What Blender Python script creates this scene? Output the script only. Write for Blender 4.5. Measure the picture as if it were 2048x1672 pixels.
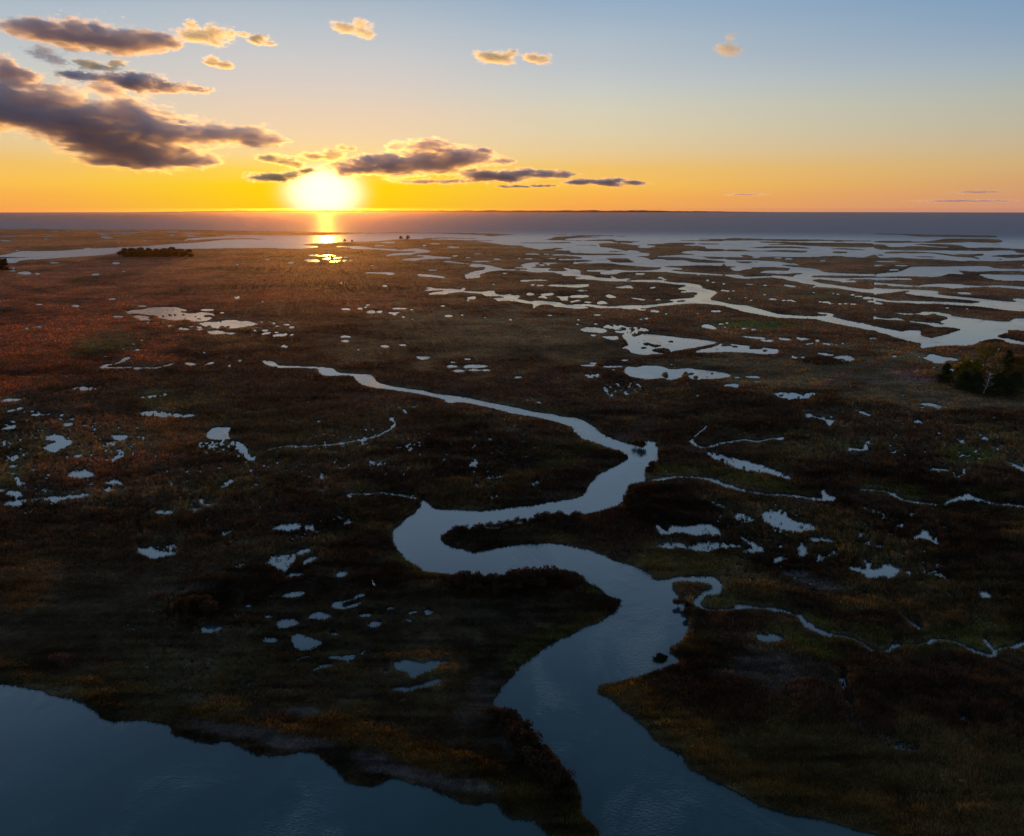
import math
import numpy as np
F=1462.0; CX=1024.0; CY=836.0; HCAM=50.0; PITCH=math.atan((836-417.3)/F)
CP=math.cos(PITCH); SP=math.sin(PITCH)
def ray(px,py):
    xc=(np.asarray(px,float)-CX)/F; yc=(CY-np.asarray(py,float))/F
    return xc, CP+yc*SP, -SP+yc*CP
def ground(px,py):
    dx,dy,dz=ray(px,py); t=-HCAM/np.minimum(dz,-1e-4)
    return dx*t, dy*t
def pixel(x,y,z=0.0):
    zz=z-HCAM; fw=y*CP-zz*SP; up=y*SP+zz*CP
    return CX+F*x/fw, CY-F*up/fw
# ---------- value noise ----------
def _hash(ix,iy,seed):
    h=(ix.astype(np.int64)*374761393+iy.astype(np.int64)*668265263+seed*1442695041)&0xFFFFFFFF
    h=((h^(h>>13))*1274126177)&0xFFFFFFFF
    return ((h^(h>>16))&0xFFFF)/65535.0
def vnoise(x,y,seed=0):
    ix=np.floor(x); iy=np.floor(y); fx=x-ix; fy=y-iy
    fx=fx*fx*(3-2*fx); fy=fy*fy*(3-2*fy); ix=ix.astype(np.int64); iy=iy.astype(np.int64)
    a=_hash(ix,iy,seed); b=_hash(ix+1,iy,seed); c=_hash(ix,iy+1,seed); d=_hash(ix+1,iy+1,seed)
    return (a*(1-fx)+b*fx)*(1-fy)+(c*(1-fx)+d*fx)*fy
def fbm(x,y,seed=0,oct=4,gain=.5):
    s=0;a=1;t=0
    for o in range(oct):
        s=s+a*vnoise(x*2**o+o*17.3,y*2**o-o*9.1,seed+o*7); t+=a; a*=gain
    return s/t
# ---------- raster of water / land read off as ground-plane outlines ----------
X0,X1,Y0,Y1,SS=-600,2650,430,2000,2
W_=(X1-X0)*SS; H_=(Y1-Y0)*SS
def chaikin(P):
    P=np.asarray(P,float); Q=np.roll(P,-1,0)
    R=np.empty((len(P)*2,2)); R[0::2]=.8*P+.2*Q; R[1::2]=.2*P+.8*Q
    return R
def fill(mask,P,val):
    P=(np.asarray(P,float)-[X0,Y0])*SS
    y0=max(0,int(math.floor(P[:,1].min()))); y1=min(H_-1,int(math.ceil(P[:,1].max())))
    A=P; B=np.roll(P,-1,0)
    for yy in range(y0,y1+1):
        yc=yy+.5
        k=((A[:,1]<=yc)!=(B[:,1]<=yc))
        if not k.any(): continue
        a=A[k]; b=B[k]
        xs=np.sort(a[:,0]+(yc-a[:,1])*(b[:,0]-a[:,0])/(b[:,1]-a[:,1]))
        for j in range(0,len(xs)-1,2):
            i0=max(0,int(round(xs[j]))); i1=min(W_,int(round(xs[j+1])))
            if i1>i0: mask[yy,i0:i1]=val
def ellipse(cx,cy,rx,ry,rng):
    n=14; ph=rng.random()*6.28
    return [(cx+rx*math.cos(t)*(1+.18*math.sin(2*t+ph)+.1*math.sin(5*t+ph*2)),cy+ry*math.sin(t)*(1+.2*math.sin(3*t+ph))) for t in [2*math.pi*i/n for i in range(n)]]
def build_mask(text):
    rng=np.random.default_rng(5)
    m=np.zeros((H_,W_),np.uint8)       # 1 = water
    spk=[]
    ox=oy=0.0; sc=1.0
    for line in text.strip().split('\n'):
        if line.startswith('#'): continue
        h,_,rest=line.partition(' ')
        if h=='T':
            q=rest.split(); ox,oy,sc=float(q[1]),float(q[2]),float(q[3]); continue
        if h in('e','i'):
            for q in rest.split():
                a=[float(v) for v in q.split(',')]
                e_=1.3 if h=='i' else 1.0
                rx=max(a[2]*sc*e_,.9); ry=max(a[3]*sc*e_,.6)
                fill(m,ellipse(ox+a[0]*sc,oy+a[1]*sc,rx,ry,rng),1 if h=='e' else 0)
            continue
        if h=='n':
            w,_,rest=rest.partition(' '); w=float(w)*1.25+.4
            P=[tuple(float(v) for v in q.split(',')) for q in rest.split()]
            P=np.array([(ox+a*sc,oy+b*sc) for a,b in P])
            for a,b in zip(P[:-1],P[1:]):
                d=b-a; L=max(np.hypot(*d),1e-6); n=np.array([-d[1],d[0]])/L*w/2; e=d/L*w*.4
                fill(m,[a+n-e,b+n+e,b-n+e,a-n-e],1)
            continue
        P=[tuple(float(v) for v in q.split(',')) for q in rest.split()]
        P=np.array([(ox+a*sc,oy+b*sc) for a,b in P])
        if h[0]=='s': c_=P.mean(0); spk.append((float(h[1:]),chaikin(c_+(P-c_)*1.14))); continue
        fill(m,chaikin(P),1 if h=='w' else 0)
    # half-drowned marsh: open water broken by clumps
    for fr,P in spk:
        t=np.zeros_like(m); fill(t,P,1)
        ys,xs=np.nonzero(t)
        if len(xs)==0: continue
        px=xs/SS+X0; py=ys/SS+Y0
        n=fbm(px/3.4,py/2.4,31,3)
        thr=.54+(fr-.5)*.42
        k=n<thr
        m[ys[k],xs[k]]=1
    return 1.0-m.reshape(H_//SS,SS,W_//SS,SS).mean((1,3))   # land fraction, 1 px cells
def sample(A,px,py):
    x=np.clip(px-X0-.5,0,A.shape[1]-1.001); y=np.clip(py-Y0-.5,0,A.shape[0]-1.001)
    ix=x.astype(int); iy=y.astype(int); fx=x-ix; fy=y-iy
    return (A[iy,ix]*(1-fx)+A[iy,ix+1]*fx)*(1-fy)+(A[iy+1,ix]*(1-fx)+A[iy+1,ix+1]*fx)*fy
DATA = r'''
# tile x0 y0 scale ; w water, l land, e water ellipse, i land ellipse, s speckle, n line
T full 0 0 1
w -700,432 2800,432 2800,560 2048,505 1990,497 1150,503 1140,501 1082,500 1065,496 1047,494 1047,491 1010,490 973,484 928,480 884,479 838,478 820,477 786,479 745,483 700,467 598,463 470,461.5 390,459.5 200,458 0,457.5 -700,458
l 500,462 598,463 700,464.5 800,465.5 900,466 940,466.3 870,467.6 770,467 712,468 650,471 581,471 513,470 461,470 420,462
w -700,530 -300,520 0,512 41,502.5 61.5,502.5 120,502 171,498 239,495 308,491.6 342,488 393,485.5 444,480 478,479 543,478 478,475.5 440,477 379,480 370,478 393,476 437,473.5 461,470 513,470 581,471 650,471 711,468 770,466.8 900,467 1000,470 900,478 814,478 786,479 745.7,482.7 684,483.7 650,485.5 632,486 598,489.5 643,493 615,496.7 564,497.4 547,495.7 478,495.7 386,497.4 294,498 205,510 154,513 85,518 41,520 31,526 0,525 -300,538 -700,555
l -200,520 0,514 60,514 113,511 60,515 0,517 -200,524
l 505,478.6 543,478 515,479.6
w -700,1370 -300,1352 0,1369.6 41,1371 85.5,1381.6 102.5,1390 147,1397 191,1421 219,1445 260,1441 284,1436 345,1451.7 345,1468.8 376,1477 417,1486 451,1482 485,1494 506,1508 543.5,1513 595,1504.6 632,1504.6 650,1522 684,1553 704.7,1566.6 745.7,1571.7 786.7,1556 820,1562 855,1577 889,1590.5 916.6,1602.5 960,1606 992,1604 1005.5,1628 1022.6,1642 1063.6,1638 1091,1662 1108,1674 1130,1720 1180,1760 1260,1760 1197,1674 1190,1659 1162.7,1631.5 1156,1607.6 1152.5,1573 1128.5,1546 1101,1512 1070,1491 1043,1460.6 1009,1423 988,1412.8 998.6,1378.6 1019,1354.7 1053,1324 1087.5,1300 1124,1278 1161,1258.7 1197.6,1244 1227,1227 1246.5,1207 1241.6,1200 1217,1195 1207,1178 1178,1166 1161,1149 1129,1140 1100,1141.5 1059,1144 1015,1150 973.5,1157.4 942,1158.6 900,1149 878,1147.7 859,1145 832,1130.6 807.5,1117 793,1099 783,1077 784,1060 819.6,1034 843,1010.6 840,998 855,1003 863.5,1016 896,1019 975,1022 1063,1010.6 1100,1004 1149,996.5 1168,988 1180.6,966 1197.6,949 1227,933 1256,919.6 1256,912 1241.6,902.5 1217,896.4 1183,884 1161,875.7 1149,864.7 1145,853.7 1124,846.5 1077,835 1030.5,828 972,813 919,803 897,807 887,798 843,788 799,781.5 752,776 726,770 714,763 708,750 658,752 640,748 638,736.6 588,735.7 550,732 530,727 527,722 548,723 556,731.6 585,733 633.5,733.7 644,734.6 667,736.6 673,745 708,748 743,749 752,763 770,770 808,777 843,780.6 878,789 931,795 972,804 1030.5,815 1077,826 1101,827.5 1127,834 1156,836 1183,850 1205,869.6 1236.7,882 1266,889 1285.5,896.4 1289,893 1282,884 1302.6,882 1318.5,885 1305,888 1317,894 1313.6,910 1316,919.6 1300,936.7 1288,946.5 1288,956 1310,959 1329.5,954 1354,951 1388,953 1427,956 1451.5,968 1481,978 1500,982 1539.5,988.5 1600,991 1600,994 1534.6,991.5 1495.5,984.8 1466,980 1439,969.7 1417,962 1383,955.8 1354,954.3 1320,963 1285.5,964.8 1261,968.5 1256,980.6 1256,995 1236.7,1007.5 1217,1018.5 1180.6,1028 1149,1032 1100,1029.5 1070,1040 1040,1049 1015,1051 990.6,1058.5 966,1056 942,1058.5 934.5,1056 915,1057 893,1062 885.6,1071 877,1079 888,1089 905,1096 927,1099 946.6,1106.6 966,1102.5 1003,1095 1039.4,1089 1100,1087 1129,1089 1163.5,1098 1197.6,1106 1227,1120 1256,1127 1280.6,1137 1295,1146.6 1310,1159 1332,1157.6 1351.5,1154 1402.7,1152.7 1432,1153 1441.8,1159 1446.6,1173 1441.8,1188 1417,1190 1405,1195 1401.5,1212 1424.7,1221 1466,1217 1473.5,1207.4 1488,1210 1495.5,1214.7 1534,1217 1500,1220 1466,1222 1424,1225 1392,1216 1385.6,1210 1371,1207.4 1373,1224.5 1378,1236.7 1377,1256 1371,1279.4 1344,1295 1334,1303 1356,1315 1363.7,1324.6 1327,1338 1295,1349 1246.5,1363.7 1207.4,1371 1194,1380.8 1214.7,1393 1236.7,1412.5 1261,1432 1285.5,1459 1315,1481 1344,1500 1390,1541 1450,1575 1500,1598 1550,1621 1582,1629 1631,1635.8 1680,1648.7 1777,1674 1900,1730 2100,1850 2200,2100 -700,2100
l 1341.7,1170.8 1346.6,1164.7 1400,1163 1424.7,1173 1424.7,1178 1402.7,1184 1390.5,1197.6 1385.6,1210 1371,1207.4 1356,1193 1349,1180.6
l 1303,1318 1318,1307 1336,1315 1332,1322 1312,1324
n 5 1488,1214 1534.6,1218 1564,1222 1582,1227 1605,1237
n 8 1600,1232 1615,1250 1631,1261 1657,1270
n 5 1657,1270 1680,1272 1705.6,1277.5 1728,1289 1741,1298.6
n 3 1741,1298.6 1777,1305
n 8 1777,1303 1786.7,1294 1800,1292 
n 3 1800,1292 1829,1292 1861,1285.6
n 7 1858,1287 1868,1280
n 3 1874,1279 1906.6,1282.4 1939,1298.6
n 6 1939,1301 1965,1309 1981,1312 1992,1308 1981,1292 1968,1280
n 3 1990,1302 2004,1297 2033,1295
n 8 2030,1295 2048,1288 2200,1280
T T1 760 455 .1953
l 0,48 700,52 1100,60 1430,72 1260,80 1150,90 1060,85 1090,78 900,72 690,68 620,60 0,60
l 380,112 640,100 900,108 1040,115 960,118 700,110 500,118
l 850,130 1100,128 1280,133 1000,138
l 1420,152 1700,155 1900,148 2010,150 1950,160 1600,162 1440,160
l 1650,128 1740,115 1780,98 1850,92 2048,85 2048,105 1890,118 1900,128 2048,130 2048,135
l 1700,70 2048,75 2048,82 1800,78
l 1890,182 2048,180 2048,188
l 1640,225 1780,212 1780,205 1870,212 1880,220 1700,235
w 860,490 940,465 960,450 1060,435 1080,425 1070,415 1120,408 1040,402 960,405 900,390 960,380 850,370 640,352 640,345 720,343 760,352 900,370 1000,373 1080,383 1140,392 1160,400 1230,415 1260,428 1510,435 1520,420 1440,415 1320,412 1440,405 1490,398 1430,385 1490,370 1560,358 1640,360 1620,372 1570,385 1610,395 1500,412 1700,418 1760,418 1710,435 1720,445 1870,450 1940,440 1890,425 1870,410 1950,425 2048,435 2048,495 1870,495 1865,475 1800,465 1780,455 1600,458 1520,450 1480,440 1250,435 1140,445 1060,460 1010,480 1030,512 900,512
w 0,218 100,220 160,228 210,230 300,222 380,212 420,222 480,232 515,240 500,252 400,260 340,268 320,280 500,285 560,295 640,300 750,308 700,318 560,318 420,325 380,338 260,335 205,328 300,315 420,312 470,300 400,290 340,278 140,285 60,292 60,285 130,265 330,258 380,245 320,238 230,240 100,235 0,228
e 80,154,80,5 565,167,55,5 455,185,20,6 750,200,60,7 1000,268,40,4 905,308,35,4 770,290,30,7 1040,347,100,6 1200,325,40,6 1560,272,80,6 1700,272,40,4 1850,280,90,6 1950,285,40,6 1520,320,50,5 1750,318,60,4 1900,328,100,6 1425,316,12,6 1740,365,90,5 1990,365,60,5 1660,384,40,5 1720,382,15,6 530,437,40,4 570,437,8,5
w 0,462 100,460 160,470 100,488 70,478
w 360,478 500,482 620,500 680,512 580,505 460,500 400,492
T T2 1150 455 .14648
w -60,320 -60,485 250,487 480,483 620,508 900,528 1160,543 1240,528 1500,520 2110,524 2110,100 900,160 -60,170
l 0,103 260,100 560,112 660,118 900,120 890,128 690,128 560,120 380,116 0,112
l 0,115 210,120 370,130 320,138 180,138 0,142
l 0,178 100,178 280,165 500,160 550,170 560,180 770,183 940,194 790,200 780,213 720,215 640,208 600,212 520,200 500,190 380,183 0,187
l 300,220 430,210 640,215 760,235 920,248 850,258 870,275 1000,280 1080,262 1110,250 1000,245 965,228 1050,225 1200,222 1220,212 1400,205 1600,208 1650,215 1640,230 1500,238 1470,245 1700,250 1800,265 1780,275 1780,285 2048,295 2048,325 1900,325 1800,330 1700,318 1520,320 1440,340 1500,355 1700,370 1600,375 1440,375 1300,385 1120,390 1120,400 1350,400 1500,408 1650,430 1900,445 2048,460 2048,485 1850,485 1650,480 1560,470 1540,455 1420,445 1290,450 1190,435 1110,430 1060,445 1010,435 1000,420 920,405 815,400 890,390 1000,385 1020,372 1000,350 880,342 860,318 740,310 700,322 640,310 540,290 450,275 330,265 340,240
l 430,325 500,320 640,325 660,335 500,336
l 0,240 200,237 320,240 320,248 100,247 0,247
l 0,340 200,355 600,355 755,375 500,380 200,378 30,378 0,380
l 0,390 60,400 130,425 0,430
l 0,440 140,440 290,460 150,468 0,475
l 400,420 600,420 720,420 760,450 830,470 760,482 560,480 490,470 470,445
l 1190,150 1500,153 2048,152 2048,185 1850,190 1600,183 1200,182 1400,176 1700,173 1950,165 1500,160
l 1650,215 2048,222 2048,230 1700,232
l 1720,392 1900,397 2048,400 2048,430 1850,432 1770,410
l 1220,525 1500,520 1700,512 2048,522 2048,640 1500,605 1240,590 1300,580 1470,575 1440,552 1280,540
w 150,585 400,580 460,595 550,575 720,592 1000,590 1170,570 1180,545 1230,550 1230,580 1400,600 1500,610 2048,645 2048,655 1500,625 1400,630 1380,620 1240,603 960,602 700,603 620,610 560,635 400,640 320,625 400,610 280,600 150,595
w 1170,540 1300,545 1450,555 1470,572 1350,575 1230,585
l -85,338 -8,341 8,360 8,374 -85,378
l -85,390 4,390 4,431 -85,432
l -85,440 4,440 4,474 -85,474
l -85,489 4,490 4,574 -85,574
T T3 1450 455 .14648
w 0,150 2048,180 2048,410 1260,400 900,405 760,425 900,480 1300,590 2048,640 2048,660 1450,645 1170,655 1160,683 960,683 700,683 700,600 0,600
l 0,150 120,142 400,150 600,158 640,155 900,160 1250,163 1700,175 2048,180 2048,190 1700,190 1500,197 1480,185 1350,182 1000,190 700,185 480,175 0,182
l 400,195 560,190 900,197 1300,208 1700,210 2048,215 2048,270 1900,272 1600,270 1300,262 1260,255 1150,255 980,240 900,240 640,238 500,235 600,228 810,222 800,215 560,210
l 0,222 200,222 100,230 0,230
l 270,268 520,265 540,255 700,258 950,255 1180,278 1150,290 1000,285 700,278 480,285 400,275
l 0,300 250,300 340,318 580,315 700,305 1000,312 1150,320 1080,345 900,340 640,330 400,328 0,325
l 1370,295 1500,285 1590,280 1750,290 2000,310 1830,310 1600,300
l 1450,340 1490,322 1680,330 1670,350 1550,355
l 0,402 160,402 280,400 210,385 220,372 320,378 400,400 560,400 700,395 900,405 1260,400 1330,390 1590,385 1620,395 1850,408 2048,410 2048,445 1900,440 1840,445 1580,460 1480,475 1500,482 1700,480 1850,500 1730,520 1850,540 2048,540 2048,640 1700,635 1450,625 1300,600 1300,585 1180,560 1000,545 900,540 720,510 850,505 1000,515 1190,525 1220,517 1160,505 1000,490 850,490 780,470 540,455 350,448 110,445 0,435
l 110,458 340,462 540,470 420,480 400,470 340,488 200,488
l 0,525 180,530 150,545 0,555
l 330,545 500,535 720,537 910,555 860,590 880,605 780,590 640,590 530,605 450,620 540,630 600,630 800,630 1000,615 1120,628 1030,640 940,655 960,683 700,683 640,660 480,655 400,683 250,683 250,665 190,650 40,640 0,640 0,590 210,590 230,575 380,560
l 1170,655 1450,650 2048,665 2048,683 1180,683
e 430,410,70,6 720,415,70,6 870,430,60,9 1345,452,60,5
T T4 1748 455 .14648
w 0,93 0,420 460,440 1200,460 2600,460 2600,90
l 0,80 500,88 700,92 1000,97 1680,110 1690,138 1400,135 1000,128 700,128 500,115 400,100 0,93
l 0,180 500,180 520,190 700,190 780,182 920,160 1000,150 1680,155 1780,190 1700,210 1560,210 1300,200 1200,205 900,215 520,205 300,215 0,205
l 0,225 150,232 160,245 220,268 420,265 430,255 600,250 760,262 1000,275 1050,270 880,262 780,255 600,235 480,225 800,220 1050,230 1200,245 1240,265 1300,280 1540,270 1870,285 2048,295 2600,310 2600,350 2048,355 1940,345 1920,315 1700,315 1600,320 1400,320 1000,315 700,315 460,315 0,300
l 1230,235 1500,235 1800,232 1700,240 1300,242
l 120,350 160,330 500,325 800,340 960,355 1100,372 1130,360 1300,365 1480,355 1510,368 1490,385 1350,395 1420,410 1460,435 1400,430 1330,410 1180,405 1000,385 860,362 700,350 500,355 400,348 240,358
l 30,375 100,365 150,385 60,388
l 490,390 820,395 860,405 720,412 560,400
l 1690,375 2048,365 2500,360 2500,390 2048,400 1980,415 1850,420 1700,400 1560,395
l 1610,425 1740,425 1760,445 1680,435
l 0,412 200,412 350,405 460,420 900,435 1100,450 1200,460 1300,450 1600,460 1800,455 2048,445 2500,440 2500,580 2048,565 1650,570 1600,545 1500,520 1050,510 800,500 620,495 500,500 460,520 450,530 500,545 600,570 690,595 650,608 400,605 350,620 200,630 0,640
w 0,455 480,462 300,470 0,465
w 0,510 160,512 80,525 0,530
w 200,572 330,570 340,588 210,588
w 260,514 450,514 450,528 300,527
w 1950,510 2500,508 2500,518 2048,520
T T8 1748 540 .14648
w 0,60 200,40 350,30 500,-40 620,-45 1050,-45 1500,-55 1600,-40 1650,-15 2600,-15 2600,15 1600,10 1500,20 1230,40 1500,62 2048,70 2600,90 2600,1100 2048,1025 1800,985 1780,950 1640,935 1520,950 1400,995 1330,1025 1000,1030 800,1045 630,1075 650,1000 560,985 330,935 200,880 0,835
l 1130,0 1280,15 1440,20 1600,10 2048,20 2048,70 1800,65 1500,60 1400,70 1280,70 1200,45
l 0,90 500,80 860,95 1000,55 1050,45 1500,75 1500,100 1720,140 2048,145 2600,160 2600,260 2048,235 1750,212 1480,220 1270,215 1150,195 870,190 640,210 600,220 360,200 200,190 0,175 0,135 300,130 530,130 500,118 220,112 0,108
l 0,195 180,195 220,215 560,225 860,220 1000,240 1300,235 1480,225 1700,230 2048,262 2600,290 2600,420 2048,400 1940,390 1880,405 1970,425 1950,440 1800,435 1500,400 1000,355 860,335 880,300 850,290 560,270 0,255
w 1120,305 1300,310 1350,330 1180,328
w 1020,235 1260,230 1180,245 1030,250
l 0,325 200,310 400,280 500,280 490,300 410,312 560,340 900,375 1300,405 1460,430 1470,445 1330,460 1000,440 640,430 420,422 220,425 40,385 0,385
l 0,405 120,424 220,438 420,440 640,460 860,455 1000,470 1300,485 1560,510 1800,545 2048,565 2600,600 2600,680 2048,665 1900,665 1870,700 1750,710 1250,655 1060,630 1030,605 840,575 650,570 650,590 520,600 340,590 100,553 60,549 0,549
l 0,543 100,555 330,595 460,610 630,600 700,620 760,600 840,590 850,610 1020,640 1020,665 950,690 900,710 980,740 950,750 850,730 740,720 600,715 400,680 300,650 200,670 100,660 0,640
l 0,660 100,670 220,680 380,680 600,725 720,735 780,760 860,780 950,770 1150,795 1210,820 1100,845 1000,880 850,915 780,930 700,915 620,880 640,860 640,830 500,825 420,830 400,850 200,810 0,770
l 1680,905 1720,880 1840,850 1800,820 1900,812 2048,830 2600,850 2600,1050 2048,990 1900,950 1700,925
w 0,430 50,440 150,468 80,468 0,455
e 1265,528,15,6 1000,518,30,6 770,495,12,4 885,520,12,5 1395,600,8,6
T T7 1450 540 .14648
w 1240,0 1270,25 1450,40 2062,70 2062,80 1700,75 1420,70 1180,75 1160,90 1200,105 1350,105 1500,115 1650,118 2062,105 2062,130 1950,120 1650,125 1600,140 1700,150 1720,145 1800,150 1780,165 1600,165 1570,150 1380,130 1300,120 1150,135 1300,185 1560,215 1700,240 1950,270 2062,255 2062,315 1800,290 1550,245 1400,235 1240,225 1240,205 1170,190 1040,175 1000,155 880,140 800,115 720,110 640,95 640,75 780,85 940,98 960,70 1050,60 1120,50 1000,30 850,45 740,45 530,38 460,35 560,10 860,15 900,0
w 0,62 200,68 250,85 260,98 680,85 680,95 400,108 260,115 200,110 100,95 0,75
w 780,200 900,212 1020,230 900,230 820,215
w 1110,230 1240,225 1240,235
w -10,450 120,475 300,485 360,505 560,560 740,610 1050,630 1230,635 1410,625 1420,605 1290,595 1240,580 1370,585 1500,605 1440,630 1620,683 2062,770 2062,835 1620,750 1280,683 1240,665 1050,660 750,650 600,630 340,580 220,560 200,545 -10,490
e 330,195,70,4 550,208,40,5 40,285,40,5 115,285,20,5 650,400,70,8 800,415,30,6 890,415,50,6 950,430,40,4 1290,435,30,5 1380,440,70,8 1450,458,40,5 1570,462,30,5 1640,460,40,5 1750,465,60,6 1740,338,30,8 1830,360,60,6 1940,385,60,15 2010,385,50,6 1990,430,40,10 1540,330,25,5 1480,320,12,6 1610,325,12,5 550,337,30,5 60,390,15,6 190,388,25,3 280,378,20,3 350,415,40,4 1210,308,30,3
T T5 840 540 .1953
w 450,55 540,20 660,5 760,0 700,15 600,45 590,60 620,72 560,80 460,85 480,72
w 0,48 90,55 200,70 340,85 250,80 90,68 0,62
w 60,180 130,180 130,190 280,195 340,195 420,205 430,190 470,180 450,205 440,218 500,220 590,225 650,225 700,215 770,215 750,230 790,255 870,258 920,248 940,260 1030,262 1000,290 960,300 1040,305 1150,330 1160,318 1230,318 1370,330 1430,335 1480,355 1520,360 1700,350 1740,355 1800,370 1900,378 2048,370 2048,382 1900,388 1780,378 1700,365 1640,372 1740,385 1640,398 1520,385 1440,375 1370,378 1370,360 1290,348 1230,355 1180,370 1180,388 1155,385 1165,345 1060,335 960,315 880,312 780,315 800,300 720,292 870,285 880,272 800,265 660,265 640,240 520,232 430,222 340,230 260,240 290,250 200,245 90,250 90,240 180,225 270,215 260,205 160,205 40,215 40,208 160,195 60,188
e 530,285,50,12 490,310,15,6 1128,247,35,12 1070,110,65,5 1220,105,100,4 1150,152,25,5 1230,157,50,4 1660,210,60,4 1720,330,40,5 235,368,22,5 290,470,40,8 430,462,14,5 1330,465,25,5 1820,460,45,4 925,508,15,6 665,488,12,4 755,146,25,3 860,34,40,3
w 1270,160 1390,150 1500,155 1640,150 1730,148 1720,168 1620,178 1500,170 1380,165
w 1230,250 1300,240 1370,235 1370,250 1320,262 1230,255
w 1180,285 1260,265 1310,285 1290,290 1250,280
w 1370,262 1450,275 1530,270 1500,290 1520,310 1450,312 1440,290
w 1530,268 1600,258 1680,260 1720,270 1660,282 1530,280
w 1540,325 1620,305 1650,315 1600,320 1540,335
w 1900,265 1930,250 1990,270 2020,285 1930,280
w 1800,345 1850,315 1880,320 1930,345 1840,348
T T6 1150 540 .14648
w 0,40 60,65 150,75 220,80 280,105 400,112 540,118 640,130 700,118 800,122 650,135 720,148 860,140 1180,140 1210,155 1350,175 1500,178 1600,190 1720,210 1730,245 1790,265 1910,290 1940,310 1890,345 1830,395 1850,415 1930,425 2058,450 2058,490 1900,470 1750,455 1560,455 1380,462 1330,475 1100,495 980,515 880,520 830,535 660,530 630,515 520,515 360,520 280,510 220,490 150,468 200,468 300,485 500,505 660,488 830,485 980,485 1270,455 1400,430 1260,410 1400,400 1540,390 1640,380 1640,345 1690,320 1650,300 1550,300 1480,305 1400,298 1550,290 1520,272 1390,260 1480,235 1530,215 1500,200 1350,190 1210,170 1100,160 900,158 700,152 400,148 280,130 0,118 0,105 100,105 90,92 0,85
l 1350,430 1420,410 1520,408 1530,425 1480,438 1390,440
w 480,225 600,235 700,215 770,215 770,235 820,250 700,245 600,245
w 1005,245 1110,228 1100,240 1020,252
w 420,360 450,335 480,345 540,360 560,378 480,380
w 710,378 780,380 880,390 920,402 1040,408 920,412 860,398
n .8 1233,600 1260,600
e 1130,405,60,4 90,280,80,5 260,372,20,4 160,438,50,5 300,615,60,5 975,662,30,6 900,670,12,6 1930,560,80,7 1680,595,8,10 890,52,70,10 750,62,30,4 500,92,25,5 540,106,25,5 1810,142,22,9 1885,168,35,5 2030,188,30,5 2020,280,40,6 1685,66,15,6 1965,103,12,4
w 0,350 110,342 180,348 200,365 0,372
w 290,460 350,420 400,435 460,462
w 830,535 960,540 990,525 960,550 870,550
w 1030,545 1080,545 1160,572 1100,578 1050,560
w 1100,100 1180,98 1200,110 1240,130 1290,132 1200,140 1190,118
w 0,215 80,200 190,195 190,210 130,225 0,235
T U1 1150 620 .21973
w 420,350 490,320 480,290 430,250 430,225 500,215 540,250 560,240 620,220 760,230 880,245 1000,260 1100,265 1250,285 1300,300 1200,318 1100,340 1000,355 900,370 880,382 760,370 700,350 690,370 740,388 840,400 700,400 650,410 560,400 510,385 480,350
i 660,310,30,12 740,325,40,12 630,345,30,8 780,365,80,14 875,288,28,8 778,288,8,6 815,292,6,5 632,282,8,8 600,300,20,4 570,295,12,4
w 1080,385 1150,360 1240,345 1290,325 1330,305 1400,305 1480,320 1580,325 1600,340 1700,345 1760,350 1850,360 1850,400 1700,400 1550,385 1400,380 1200,385
i 1380,320,40,10 1640,348,60,10 1730,370,20,10 1305,355,20,5 1460,335,25,8 1820,372,20,4 1280,360,8,4 1465,370,5,4
w 40,180 90,160 170,158 270,175 300,185 260,210 180,200 90,195
w 350,195 400,190 430,205 380,205
w 240,240 310,245 380,235 400,265 330,272 280,255
w 440,570 460,530 490,515 560,525 620,508 780,510 830,530 900,545 970,535 1030,535 1200,550 1300,565 1430,590 1390,610 1280,625 1180,625 1100,635 1030,620 960,610 900,630 840,635 800,615 740,625 650,635 600,620 520,610
i 825,595,25,22 1005,600,28,26 1060,580,30,8 1100,612,25,12 1245,580,10,12 1205,610,20,5 668,590,8,5 730,570,5,10 1010,555,6,8
e 120,505,80,7 160,484,40,4 340,515,100,7 450,458,45,5 745,455,20,3 880,495,25,4 910,522,10,4 355,542,15,5 165,230,20,6 620,183,45,6 1480,615,30,5 1660,652,40,3 1285,12,50,6 1330,128,30,4 1385,118,20,4 1540,168,30,4 1625,178,25,6 1365,155,15,4 1750,280,70,8 2030,255,15,6 200,45,40,4 650,78,20,8 600,85,15,4 30,90,10,6 25,130,15,5 195,127,25,4 2000,435,40,6 1985,420,15,4 720,10,40,6
w 1340,695 1390,675 1470,670 1500,690 1480,710 1420,695
w 1540,605 1620,598 1720,622 1650,615 1590,618
w 1140,145 1200,130 1240,140 1290,165 1270,178 1210,165 1170,160
w 1480,232 1560,240 1750,255 1720,265 1600,258
w 1840,250 1980,265 1960,278 1860,270
s.06 270,660 600,660 620,780 300,790
s.45 80,590 240,585 200,620 120,615
s.5 1800,750 2048,760 2048,819 1900,810
s.45 1080,770 1200,760 1190,785 1100,785
s.3 280,130 660,170 660,195 300,170
s.6 420,190 560,185 560,215 440,220
T U2 1600 640 .14648
e 50,260,70,12 240,280,30,18 500,342,45,5 580,318,20,6 1000,253,60,7 1290,495,30,10 1230,460,20,6 1015,408,18,5 1130,400,25,3 1295,378,12,3 1405,1028,15,8 40,510,45,8
w 0,330 60,330 180,310 200,318 70,338
w 280,305 330,315 430,325 390,345 330,325
w 180,435 260,452 330,450 400,470 490,480 400,490 300,475
w 440,510 500,500 560,490 640,488 720,505 740,540 760,555 650,545 560,530 500,525
w 440,545 600,555 740,570 640,568
w 750,42 830,42 900,48 850,60 800,50
s.45 0,1020 200,990 180,1060 0,1080
T U3 1830 680 .10645
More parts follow.
